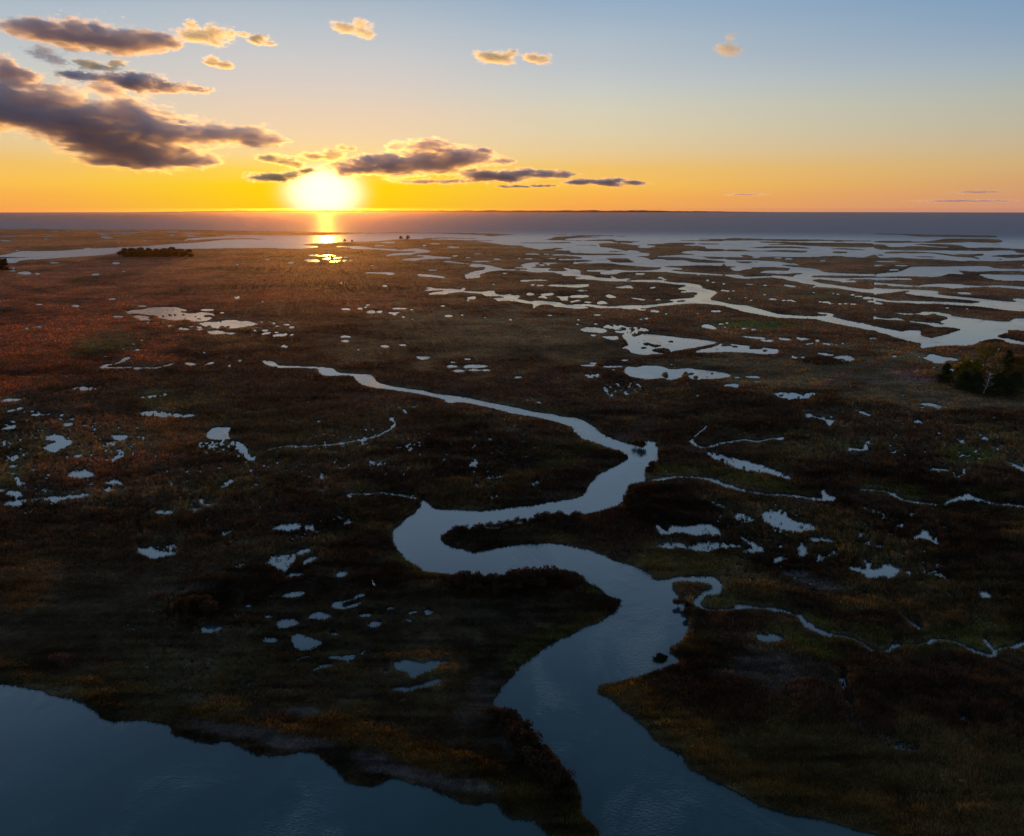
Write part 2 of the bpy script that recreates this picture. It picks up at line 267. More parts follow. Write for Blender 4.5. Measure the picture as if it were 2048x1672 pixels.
w 130,330 200,320 250,310 255,270 300,265 400,285 480,310 560,325 640,330 780,355 800,380 740,390 640,380 560,395 530,440 440,440 340,410 240,370
e 375,430,20,8 80,320,15,10 840,430,40,15 905,385,20,15 855,210,15,12 1565,172,35,22 1230,185,25,8 1700,315,60,12 1310,465,35,22 1255,495,20,15 1080,395,60,20 2035,500,15,40 690,570,50,25 1440,630,60,14 350,515,40,5 585,1265,30,12
w 90,1210 150,1185 280,1185 400,1215 520,1250 510,1280 380,1265 200,1230
w 60,1250 180,1265 150,1285 80,1270
w 340,1290 420,1290 560,1315 450,1310
T G 1100 800 .2441
w 1145,345 1170,310 1190,350 1230,380 1300,385 1310,370 1380,355 1370,380 1300,392 1240,395 1180,375
n 1.6 1380,357 1480,345 1600,325 1700,345 1800,320 1860,318
w 1850,320 1930,295 1910,330 1870,330
n 1.2 1180,300 1230,265 1290,210
s.6 1320,440 1400,450 1560,490 1760,540 1900,600 1950,640 1900,645 1780,600 1560,570 1440,520 1340,470
s.55 1230,800 1300,820 1450,880 1420,885 1300,840
s.85 890,1020 930,1030 980,1080 1000,1025 1080,1040 1140,1030 1220,1020 1290,1030 1360,1060 1360,1110 1300,1090 1180,1110 1080,1090 980,1100 930,1110
s.6 890,1200 1010,1160 1150,1190 1180,1175 1300,1160 1520,1190 1540,1210 1360,1215 1260,1250 1150,1220 1030,1215
s.5 1500,925 1540,930 1680,970 1660,1010 1500,980
s.65 1740,930 1850,910 1930,920 1960,990 2048,990 2048,1080 1950,1070 1850,1050 1790,1010
s.7 1540,1120 1600,1130 1640,1170 1720,1190 1760,1240 1600,1250 1560,1240 1660,1210 1600,1160
s.55 1800,1320 1900,1270 1920,1320 1860,1340
T H 1550 800 .2432
w 240,110 290,110 320,135 260,150
n 1.2 320,135 420,165
s.75 410,160 490,170 460,210 430,195
w 665,85 720,95 810,130 780,132 700,110
s.6 1140,170 1215,175 1200,205 1150,190
w 5,325 80,300 60,330 30,335
e 615,408,15,20 745,385,12,20 1825,405,15,16 1035,1038,30,16 705,1110,12,28 950,1105,25,13
n 1.4 630,408 770,408
s.4 1480,300 1530,310 1580,370 1540,360 1500,330
s.5 1650,270 1740,300 1740,350 1700,310
s.12 1520,420 1800,430 1800,490 1520,460
w 1880,500 1960,520 2048,560 2500,700 2500,760 2048,600 1980,550 1915,515
w 1265,565 1430,570 1430,590 1340,580 1270,585
n 2 1555,570 1560,600 1520,630 1480,625 1470,600
w 250,800 380,810 400,790 360,760 400,725 430,760 450,790 500,795 510,825 440,835 260,820
n 2.6 -5,783 80,785 160,792 250,805
n 3 690,740 790,740 920,755
w 920,760 980,755 1000,780 1060,815 1180,840 1280,850 1380,860 1420,820 1530,790 1580,765 1640,800 1720,820 1840,860 1900,845 2048,870 2500,900 2500,930 2048,890 1900,870 1840,880 1700,840 1600,820 1500,830 1390,870 1290,875 1190,860 1030,830 960,795 930,780
s.5 700,880 780,885 880,920 890,945 820,930
w 1075,880 1110,930 1170,930 1120,965 1095,930
s.7 0,920 80,910 120,980 310,1025 310,1070 130,1080 60,1060 0,1030
w 270,1125 330,1135 400,1130 500,1155 490,1175 400,1165 300,1165
w 215,1150 230,1190 270,1240 270,1275 210,1295 200,1240 165,1225 205,1210
s.7 715,1190 780,1160 780,1195 740,1205
s.7 815,1190 900,1195 890,1215 830,1210
w 1115,1125 1180,1105 1200,1075 1255,1065 1270,1110 1280,1145 1310,1150 1325,1115 1345,1160 1375,1200 1310,1190 1260,1160 1180,1140
s.5 340,1330 430,1280 530,1235 420,1300 390,1335
w 600,1385 650,1370 720,1385 760,1390 750,1340 710,1300 770,1325 790,1390 880,1385 880,1350 960,1350 1030,1395 1020,1420 940,1480 900,1450 770,1475 700,1420 620,1410
s.4 1030,1395 1250,1420 1300,1400 1430,1460 1420,1480 1270,1440 1080,1430
w 1680,1575 1740,1570 1790,1610 1750,1635 1690,1620
s.4 680,1580 770,1590 740,1620
s.6 0,1290 70,1300 110,1310 40,1340 0,1330
T L 1550 1130 .3242
w 770,295 800,310 840,350 890,370 920,410 890,415 850,380 800,330
s.4 1200,330 1320,340 1280,355 1220,345
w 1260,170 1310,160 1340,190 1320,215 1265,205
s.3 1340,190 1536,205 1480,220
s.5 385,690 440,700 440,780 400,760
s.5 400,820 450,840 490,880 460,885
s.4 660,1110 800,1100 900,1130 880,1165 760,1150
s.25 1090,920 1200,930 1240,970 1180,1000
T K 1100 1100 .2441
w 1680,720 1710,680 1760,690 1860,690 1900,720 1940,750 1830,765 1720,755
e 1385,735,20,14
T E 0 740 .293
w 0,205 145,195 140,208 0,218
s.7 30,285 150,250 150,270 50,290
w 205,305 240,298 300,305 365,295 330,308 230,312
e 410,337,15,5 648,405,12,8 745,818,35,12 90,655,30,8 10,820,25,10 1270,692,15,8 325,1048,15,6
w 0,400 80,380 118,385 110,400 0,410
w 430,365 480,362 495,375 460,388 430,378
w 300,480 330,450 430,445 440,480 500,480 490,510 420,535 380,570 330,555 290,530 340,505 390,500 380,478
w 500,578 560,575 560,590 530,602 500,595
s.9 470,705 560,690 585,680 600,700 640,705 635,730 540,740 475,725
w 765,445 880,445 860,475 810,485 770,465
s.6 700,510 760,480 780,495 800,510 710,525
s.6 780,550 830,545 850,590 790,610 765,635 780,590 820,570
s.6 700,765 810,755 830,775 870,785 780,785
s.92 1420,440 1460,395 1580,395 1550,430 1560,460 1580,470 1440,470
s.12 1340,500 1600,480 1680,520 1680,590 1500,580 1350,560
s.75 1600,490 1660,510 1690,560 1720,600 1680,605 1660,560
s.6 1720,600 1800,560 1850,530 2030,515 1860,540 1780,570 1730,610
s.3 850,190 1000,180 1140,155 1130,175 1000,195
s.45 960,290 1100,280 1200,300 1390,300 1250,325 1130,320 980,310
s.4 500,130 540,115 650,120 580,140 510,138
s.85 40,840 90,820 160,850 140,870 60,860
s.65 50,900 300,870 600,850 580,870 400,890 370,915 330,880 180,900 160,930 60,920
s.45 90,730 150,740 180,810 120,790
s.6 220,670 245,670 230,710
s.4 60,600 130,580 120,610 70,630
s.15 0,490 240,440 260,460 80,520 0,510
s.2 210,820 370,805 380,825 240,850
s.6 1500,800 1530,770 1600,740 1610,750 1540,800
s.5 1690,755 1780,785 1760,800 1720,770
s.15 1640,735 1800,720 1800,745
s.4 1280,830 1360,820 1350,838
s.7 1370,870 1390,880 1390,910 1420,920 1490,910 1410,935 1375,910
s.8 1060,965 1100,950 1120,970 1170,955 1165,990 1080,985
s.3 1260,950 1370,940 1340,980 1290,960
w 1500,1135 1540,1100 1600,1090 1560,1120 1510,1140
s.6 1860,1090 1900,1070 2048,1060 2048,1080 1900,1095
s.2 660,905 850,890 700,920
s.15 0,1075 150,1045 100,1070
T F 550 700 .293
w 570,620 620,605 700,580 780,540 800,520 820,495 790,480 770,475 805,455 800,475 830,490 810,530 780,550 700,590 640,610 590,625
n 1.2 20,660 150,660 300,655 440,640 570,618
w 860,415 890,405 895,420 905,435 895,440 880,420
w 925,380 960,385 950,400
e 450,638,30,6 330,962,12,12 300,488,15,6 1210,112,35,8 1255,143,40,8 1360,138,40,6 1440,137,35,5 1660,187,25,6 1215,83,20,4
s.2 900,630 1020,615 1030,650 900,680
w 800,668 880,658 840,672
s.4 650,780 680,740 760,770 720,790
s.4 1320,790 1340,740 1370,740 1380,800
s.5 1430,865 1470,855 1580,865 1480,880 1470,890
s.18 1430,1030 1500,970 1560,980 1500,1020
s.4 1730,905 1810,895 1790,930 1760,935
s.3 270,880 310,840 370,860 360,890
w 485,985 520,980 520,1005 500,1015
n 2 520,982 640,985 740,976 860,995 970,1016
s.18 380,1140 540,1110 550,1150 400,1170
s.8 460,1175 540,1165 490,1200
s.55 0,1200 180,1180 150,1229 0,1229
s.55 200,1195 270,1185 260,1229 210,1229
s.4 1700,335 1780,345 1830,370 1760,350
w 950,40 1070,50 1040,60 1000,68
w 1280,115 1310,100 1400,100 1470,112 1380,122 1300,122
T I 200 1050 .2441
w 300,180 370,185 420,180 440,205 500,215 570,215 650,225 600,250 530,260 440,285 400,285 380,260 310,235
s.35 500,190 570,150 640,140 640,180 560,210
w 980,90 1020,60 1110,40 1060,70 1000,98
s.75 1410,40 1460,10 1620,15 1600,45 1470,45
s.12 1560,60 1800,50 1800,110 1600,120
e 340,80,10,22 1385,750,35,13 
s.7 1100,340 1140,315 1190,320 1140,355
w 1600,230 1660,205 1720,195 1740,210 1700,235 1620,250
s.6 1360,320 1400,290 1420,255 1540,245 1590,235 1590,300 1540,340 1520,385 1450,355 1400,335
w 1650,300 1720,265 1800,255 1800,275 1720,315 1650,325
w 1520,440 1545,400 1670,395 1670,415 1590,430
w 1920,425 1950,390 2010,375 2025,400 2010,425 1950,432
w 1480,585 1530,555 1680,540 1690,570 1600,600 1510,605
w 1170,665 1220,648 1270,657 1230,675
w 1700,735 1780,705 1850,725 1915,755 1830,775 1720,765
w 1445,810 1490,780 1570,770 1640,810 1580,845 1480,858 1445,840
w 820,885 825,830 920,815 1000,835 1000,865 940,875 880,885
w 1340,945 1390,925 1470,940 1450,965 1360,970
w 1565,950 1580,905 1640,895 1720,920 1800,940 1820,965 1780,1005 1660,1040 1600,1005
w 1865,895 1920,880 1970,895 1960,915 1890,910
s.6 1570,1110 1640,1085 1740,1060 1640,1120
w 1740,1180 1800,1150 1870,1155 1940,1145 1840,1175 1750,1190
s.4 560,545 690,530 700,545 600,555
s.5 1360,570 1420,575 1410,595
T J 600 1050 .2441
w 250,680 260,640 340,620 420,605 440,580 500,560 545,565 520,600 440,610 380,625 345,650 360,680 400,655 470,635 520,625 480,660 380,695 290,690
w 700,685 710,670 790,672 750,695 710,698
w 490,745 500,728 580,722 610,735 570,760 500,762
w 555,825 580,805 640,800 685,805 640,830 620,845 570,842
w 880,720 920,712 970,702 975,718 920,732 885,735
e 1040,715,32,27 705,1212,18,13 395,1125,25,7
w 830,765 900,765 930,780 900,798 880,780
s.3 480,1060 540,1020 640,1060 540,1070
s.75 220,1095 260,1070 340,1090 400,1060 430,1080 400,1110 300,1110
w 760,1150 765,1120 820,1105 900,1105 960,1120 1010,1130 1100,1115 1250,1105 1220,1125 1140,1150 1090,1185 1000,1210 960,1245 930,1265 900,1240 880,1205 800,1195
w 710,1340 800,1325 900,1320 980,1310 1050,1280 1150,1255 1180,1285 1150,1310 1000,1335 920,1360 840,1372 770,1360
s.45 800,1440 840,1420 900,1410 860,1450
T U4 200 590 .1953
w 260,178 330,155 440,152 480,135 640,125 780,125 840,145 900,152 880,162 820,165 820,180 900,190 1000,188 1030,175 1150,190 1180,205 1120,225 1150,240 1080,265 980,272 920,265 960,255 860,250 760,260 700,250 600,235 600,210 540,205 420,195 400,185 280,190
i 715,205,20,11 770,205,18,10 650,217,15,10 975,220,14,9 855,205,15,8 740,158,12,7 690,158,20,5 1105,215,40,10 1000,245,45,6 530,183,90,4 870,238,18,6
w 330,215 370,208 420,212 520,225 480,238 370,238
e 185,220,60,7 470,250,60,6 435,114,55,7 490,285,28,5 1100,152,70,8 1255,182,28,5 855,350,65,8 720,315,25,7 830,332,12,4 935,322,25,5 1020,328,35,5 1030,350,40,5 1590,365,12,12 1690,362,35,8 1970,408,22,9 1910,303,35,6 1965,330,30,7 1820,318,35,4 1780,290,15,8 1810,383,25,5 1660,275,15,4 1740,272,20,3 1600,330,30,3 1665,68,10,5 380,563,35,7 1438,672,18,10 925,572,8,6 1008,585,10,7 1065,590,8,8 340,505,15,10 430,462,12,8 240,552,15,4 60,628,30,5 130,42,40,5
w 1010,290 1100,280 1200,278 1280,260 1400,258 1440,275 1500,265 1560,280 1625,297 1560,310 1480,325 1380,340 1260,340 1130,335 1050,310
i 1240,280,12,8 1380,287,18,5 1255,330,28,12 1315,325,22,10 1125,322,18,10 1430,295,12,4
w 1095,370 1200,365 1250,370 1280,385 1390,388 1380,400 1250,400 1130,398
w 1640,402 1700,385 1760,378 1740,395 1680,405
w 1740,418 1820,402 1930,395 1920,415 1830,428
s.35 1380,10 1450,15 1440,40 1390,35
w 240,650 260,635 320,635 280,660 240,685 160,708 140,708 220,675
w 0,730 60,710 150,705 20,740
n 1.2 0,745 130,745 320,740
w 320,745 380,740 460,745 400,765 360,765
n 1.4 460,748 560,748 620,738
w 610,740 680,715 770,690 750,712 680,730
w 865,690 970,698 990,718 920,722 875,715
w 1065,715 1120,692 1190,682 1160,700 1080,718
w 1300,722 1330,712 1340,730 1355,745 1330,740
w 1650,668 1690,670 1730,680 1780,680 1825,730 1750,730 1690,705
n 2.6 1825,735 2048,738
s.4 1830,530 1900,505 1950,525 1900,540
T U5 0 450 .1953
e 900,243,40,6 135,442,15,6 385,500,25,8 980,505,40,7 1190,392,38,9 560,388,60,4 1255,475,40,3 1220,180,10,6 1490,160,18,4 1060,98,70,3 60,160,65,4 570,65,35,4 500,112,60,2.5 90,120,100,2.5 470,142,20,4 700,65,30,2.5 1760,70,70,7 1760,105,40,5 1300,95,50,3 1500,70,60,3 1955,113,55,5 2000,148,50,6 1905,155,20,4 280,272,60,6 170,262,30,3
w 80,465 170,465 150,475 90,473
w 165,490 240,480 300,480 330,500 280,507 220,502
w 1020,125 1080,115 1130,125 1180,132 1100,138 1050,128
n 1 1000,85 1200,82 1430,75
w 1830,85 1920,75 2048,85 2048,92 1890,92
T U6 380 400 .2539
s.6 930,430 1060,425 1160,440 1060,442 940,440
w 890,470 960,465 1010,468 1025,488 930,485
s.6 1040,460 1190,445 1200,455 1080,470
s.6 1100,480 1200,470 1300,470 1200,490 1120,488
e 795,493,25,6 375,510,12,5 610,470,30,2.5 1490,360,40,4 1560,335,60,5 1230,450,20,3 1440,516,30,3
w 1320,568 1450,570 1600,575 1570,590 1540,578 1400,575
w 1110,365 1250,365 1320,362 1400,372 1450,380 1650,388 1560,395 1400,385 1300,385 1250,380 1290,375
T U7 0 600 .1953
e 775,60,45,9 400,45,35,5 270,290,20,6 400,275,45,6
w 0,1018 120,1010 220,1012 100,1022
s.6 740,915 800,890 980,900 990,910 900,930 850,910
s.3 730,970 820,960 800,970
T U8 600 560 .1953
e 470,298,50,8 615,293,30,7 695,257,25,5 675,280,18,5 815,325,35,10 1020,292,75,6 1060,378,18,5 1145,403,14,5 1145,305,20,4 865,365,8,4 970,355,20,5 865,60,30,7 485,38,12,3 420,27,10,6 1465,265,22,4 1520,368,40,6 1660,360,14,4 465,580,60,8 460,625,50,7 870,680,40,11 1050,668,40,6 600,712,20,4 1720,810,40,4
s.85 680,325 740,310 780,330 700,340
w 905,330 960,335 1040,325 980,345 910,345
s.6 1180,780 1260,790 1350,800 1240,815
T H 1550 800 .2432
s-.06 -400,880 560,880 1400,1050 1500,1300 600,1350 -400,1250
s-.12 300,60 2048,180 2048,700 300,600
s-.1 -300,1280 900,1290 2048,1500 2048,1700 900,1650 -300,1500
T E 0 740 .293
s-.08 0,300 1000,380 1000,950 0,1000
s-.1 1000,640 2300,560 2300,1250 1000,1250
T F 550 700 .293
s-.1 200,560 1900,560 1500,980 200,960
T I 200 1050 .2441
s-.16 300,700 1300,600 2048,1300 1000,1500 200,1200
'''
import bpy, bmesh, random
from mathutils import Vector, Matrix
sc=bpy.context.scene; COL=sc.collection
for o in list(bpy.data.objects): bpy.data.objects.remove(o)
rng=np.random.default_rng(11); R=random.Random(7)

def lin(r,g,b):
    f=lambda c:(c/255/12.92 if c<=10.3 else ((c/255+.055)/1.055)**2.4)
    return (f(r),f(g),f(b),1.0)
def tag(o,label=None,cat=None,group=None,kind=None):
    if label: o['label']=label
    if cat: o['category']=cat
    if group: o['group']=group
    if kind: o['kind']=kind
    return o
def mesh_np(name,V,Fc,mat,parent=None,colors=None,smooth=False,nside=None):
    """V (n,3), Fc (m,k) -> one mesh object"""
    V=np.asarray(V,np.float32); Fc=np.asarray(Fc,np.int32); k=Fc.shape[1]
    me=bpy.data.meshes.new(name); me.vertices.add(len(V)); me.vertices.foreach_set('co',V.ravel())
    me.loops.add(Fc.size); me.loops.foreach_set('vertex_index',Fc.ravel())
    me.polygons.add(len(Fc)); me.polygons.foreach_set('loop_start',np.arange(0,Fc.size,k,dtype=np.int32))
    me.polygons.foreach_set('loop_total',np.full(len(Fc),k,np.int32))
    me.polygons.foreach_set('use_smooth',np.full(len(Fc),smooth,bool))
    if colors is not None:
        at=me.color_attributes.new('Tint','FLOAT_COLOR','POINT')
        c=np.ones((len(V),4),np.float32); c[:,:3]=colors; at.data.foreach_set('color',c.ravel())
    me.update(calc_edges=True); me.materials.append(mat)
    o=bpy.data.objects.new(name,me); COL.objects.link(o)
    if parent: o.parent=parent
    return o
# ---------------------------------------------------------------- materials
class N:
    def __init__(s,tree): s.t=tree; s.n=tree.nodes; s.l=tree.links
    def new(s,typ,**kw):
        nd=s.n.new(typ)
        for k,v in kw.items(): setattr(nd,k,v)
        return nd
    def link(s,a,b): s.l.new(a,b)
    def math(s,op,a,b=None,c=None,clamp=False):
        nd=s.n.new('ShaderNodeMath'); nd.operation=op; nd.use_clamp=clamp
        for i,v in enumerate((a,b,c)):
            if v is None: continue
            if isinstance(v,(int,float)): nd.inputs[i].default_value=v
            else: s.l.new(v,nd.inputs[i])
        return nd.outputs[0]
    def mapr(s,v,a,b,c=0,d=1,mode='SMOOTHSTEP'):
        nd=s.n.new('ShaderNodeMapRange'); nd.interpolation_type=mode
        s.l.new(v,nd.inputs[0])
        for i,q in zip((1,2,3,4),(a,b,c,d)): nd.inputs[i].default_value=q
        return nd.outputs[0]
    def noise(s,vec,scale,detail=3,rough=.5,dist=0):
        nd=s.n.new('ShaderNodeTexNoise'); nd.inputs['Scale'].default_value=scale; nd.inputs['Detail'].default_value=detail
        nd.inputs['Roughness'].default_value=rough; nd.inputs['Distortion'].default_value=dist
        if vec is not None: s.l.new(vec,nd.inputs['Vector'])
        return nd.outputs[0]
    def mix(s,f,a,b,blend='MIX'):
        nd=s.n.new('ShaderNodeMix'); nd.data_type='RGBA'; nd.blend_type=blend
        for sock,v in ((nd.inputs[0],f),(nd.inputs[6],a),(nd.inputs[7],b)):
            if isinstance(v,(int,float)): sock.default_value=v
            elif isinstance(v,tuple): sock.default_value=v
            else: s.l.new(v,sock)
        return nd.outputs[2]
    def mapping(s,vec,scale=(1,1,1),rot=(0,0,0)):
        nd=s.n.new('ShaderNodeMapping'); s.l.new(vec,nd.inputs[0]); nd.inputs['Scale'].default_value=scale; nd.inputs['Rotation'].default_value=rot
        return nd.outputs[0]
def material(name):
    m=bpy.data.materials.new(name); m.use_nodes=True; t=N(m.node_tree); t.n.clear()
    return m,t,t.new('ShaderNodeOutputMaterial')

def mat_land():
    m,t,out=material('marsh_ground')
    at=t.new('ShaderNodeAttribute',attribute_name='Tint'); pos=t.new('ShaderNodeNewGeometry').outputs['Position']
    n1=t.noise(pos,1.1,5,.65); n2=t.noise(pos,.17,4,.6)
    k=t.math('MULTIPLY',t.mapr(n1,.3,.72,.45,1.55),t.mapr(n2,.3,.7,.65,1.35))
    kk=t.new('ShaderNodeCombineColor'); [t.link(k,kk.inputs[i]) for i in range(3)]
    col=t.mix(1.0,at.outputs['Color'],kk.outputs[0],'MULTIPLY')
    b=t.new('ShaderNodeBsdfPrincipled'); t.link(col,b.inputs['Base Color']); b.inputs['Roughness'].default_value=.9; b.inputs['Specular IOR Level'].default_value=.12
    bp=t.new('ShaderNodeBump'); bp.inputs['Strength'].default_value=.8; bp.inputs['Distance'].default_value=.25; t.link(t.noise(pos,2.3,5,.7),bp.inputs['Height'])
    t.link(bp.outputs[0],b.inputs['Normal']); t.link(b.outputs[0],out.inputs[0]); return m
def mat_blade():
    m,t,out=material('grass_blade')
    at=t.new('ShaderNodeAttribute',attribute_name='Tint')
    d=t.new('ShaderNodeBsdfDiffuse'); tr=t.new('ShaderNodeBsdfTranslucent'); mx=t.new('ShaderNodeMixShader'); mx.inputs[0].default_value=.5
    t.link(at.outputs['Color'],d.inputs[0]); t.link(at.outputs['Color'],tr.inputs[0])
    t.link(d.outputs[0],mx.inputs[1]); t.link(tr.outputs[0],mx.inputs[2]); t.link(mx.outputs[0],out.inputs[0]); return m
def mat_leaf(name,c1,c2,tl=.35,scale=.6):
    m,t,out=material(name)
    pos=t.new('ShaderNodeNewGeometry').outputs['Position']
    col=t.mix(t.mapr(t.noise(pos,scale,4,.7),.35,.65),c1,c2)
    d=t.new('ShaderNodeBsdfDiffuse'); tr=t.new('ShaderNodeBsdfTranslucent'); mx=t.new('ShaderNodeMixShader'); mx.inputs[0].default_value=tl
    t.link(col,d.inputs[0]); t.link(col,tr.inputs[0]); t.link(d.outputs[0],mx.inputs[1]); t.link(tr.outputs[0],mx.inputs[2]); t.link(mx.outputs[0],out.inputs[0]); return m
def mat_plain(name,c,rough=.9,ns=3.0):
    m,t,out=material(name)
    pos=t.new('ShaderNodeNewGeometry').outputs['Position']
    col=t.mix(t.mapr(t.noise(pos,ns,4,.6),.3,.7),tuple(v*.7 for v in c[:3])+(1,),c)
    b=t.new('ShaderNodeBsdfPrincipled'); t.link(col,b.inputs['Base Color']); b.inputs['Roughness'].default_value=rough; b.inputs['Specular IOR Level'].default_value=.2
    t.link(b.outputs[0],out.inputs[0]); return m
def mat_water():
    m,t,out=material('tidal_water')
    pos=t.new('ShaderNodeNewGeometry').outputs['Position']
    dist=t.new('ShaderNodeVectorMath',operation='LENGTH'); t.link(pos,dist.inputs[0]); dist=dist.outputs['Value']
    b=t.new('ShaderNodeBsdfPrincipled'); b.inputs['IOR'].default_value=2.0
    # silt carried in the channel water
    silt=t.noise(t.mapping(pos,(.03,.03,.03)),1.0,4,.6,1.2)
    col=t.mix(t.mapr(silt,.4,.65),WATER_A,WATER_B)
    col=t.mix(t.mapr(dist,180,520),col,(.040,.082,.145,1))  # farther channels: bluish sky reflection painted into the base colour by distance
    # open bay: violet-blue sky reflection put into the base colour
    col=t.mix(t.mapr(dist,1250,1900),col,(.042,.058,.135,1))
    
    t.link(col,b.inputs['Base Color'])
    # breeze patches: ripples come and go over the surface
    patch=t.mapr(t.noise(t.mapping(pos,(.055,.04,.05),(0,0,.5)),1.0,5,.62,1.0),.48,.70)
    sea=t.mapr(dist,1250,1900)
    rough=t.math('ADD',t.math('MULTIPLY',patch,.07),t.math('ADD',.06,t.math('ADD',t.math('MULTIPLY',t.mapr(dist,220,800),.27),t.math('MULTIPLY',sea,SEA_ROUGH))))
    t.link(rough,b.inputs['Roughness'])
    rip=t.noise(t.mapping(pos,(2.6,5.2,2.5),(0,0,.25)),1.0,4,.6,.6)
    swl=t.noise(t.mapping(pos,(.05,.12,.1),(0,0,-.2)),1.0,4,.7)
    h=t.math('ADD',t.math('MULTIPLY',rip,t.math('ADD',.004,t.math('MULTIPLY',patch,RIPPLE))),t.math('MULTIPLY',swl,t.math('MULTIPLY',sea,SWELL)))
    bp=t.new('ShaderNodeBump'); bp.inputs['Strength'].default_value=1; bp.inputs['Distance'].default_value=1.0; t.link(h,bp.inputs['Height'])
    t.link(bp.outputs[0],b.inputs['Normal']); t.link(b.outputs[0],out.inputs[0]); return m
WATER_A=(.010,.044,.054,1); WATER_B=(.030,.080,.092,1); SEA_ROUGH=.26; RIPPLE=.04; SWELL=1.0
M_LAND=mat_land(); M_BLADE=mat_blade(); M_WATER=mat_water()

# ---------------------------------------------------------------- terrain
LAND=build_mask(DATA)
def boxblur(A,rx,ry):
    B=np.pad(A,((ry+1,ry),(rx+1,rx)),mode='edge').cumsum(0).cumsum(1); h=2*ry+1; w=2*rx+1
    return (B[h:,w:]-B[:-h,w:]-B[h:,:-w]+B[:-h,:-w])/(h*w)
gain_=np.clip((np.arange(LAND.shape[0])+Y0-500)/60.0,0,1)[:,None]*.5
LAND=np.clip(LAND*(1-np.minimum(gain_*2,1))+np.minimum(gain_*2,1)*(boxblur(LAND,1,1)*(1+gain_)-gain_),0,1)
RIMF=boxblur(LAND,9,4)
UPW=np.full(LAND.shape,15.0,np.float32)          # how much dry ground lies between a spot and the water beyond it
for kk_ in range(14,-1,-1):
    UPW=np.where(np.roll(LAND,kk_,0)<.5,np.float32(kk_),UPW)
DNW=np.full(LAND.shape,15.0,np.float32)
for kk_ in range(14,-1,-1):
    DNW=np.where(np.roll(LAND,-kk_,0)<.5,np.float32(kk_),DNW)
UPW=np.minimum(boxblur(UPW,2,1),boxblur(DNW,2,1)*.8+.2)
def room(px,py,d): return np.maximum(sample(UPW,px,py)*d/F*1.02,.0)+np.where(sample(UPW,px,py)>13.5,9,0)
xs=np.concatenate([np.linspace(-580,-60,60)[:-1],np.arange(-60,2110,2.0),np.linspace(2110,2630,60)[1:]])
ys=[433.0,445,452]
y=456.0
while y<1985:
    ys.append(y); y+= .8 if y<520 else (1.0 if y<640 else (1.5 if y<1000 else (2.0 if y<1700 else 6.0)))
ys=np.array(ys)
PX,PY=np.meshgrid(xs,ys)
GX,GY=ground(PX,PY); RR=np.hypot(GX,GY)
def wander(d): return np.clip(1400/d*.55,.35,5.5)+np.clip((PIXN/d-12),0,6)*.8
PIXN=1400.0
wv=wander(np.hypot(RR,HCAM))          # ragged banks: half-metre wander seen from here
wx=(fbm(GX*.55,GY*.55,3,4,.6)-.5)*2.2*wv; wy=(fbm(GX*.55+40,GY*.55,9,4,.6)-.5)*1.5*wv*np.clip(HCAM/RR*2,.12,1)
f=sample(LAND,PX+wx,PY+wy)
# soften to a bank height
land=np.clip((f-.54)*2.1,-1,1)
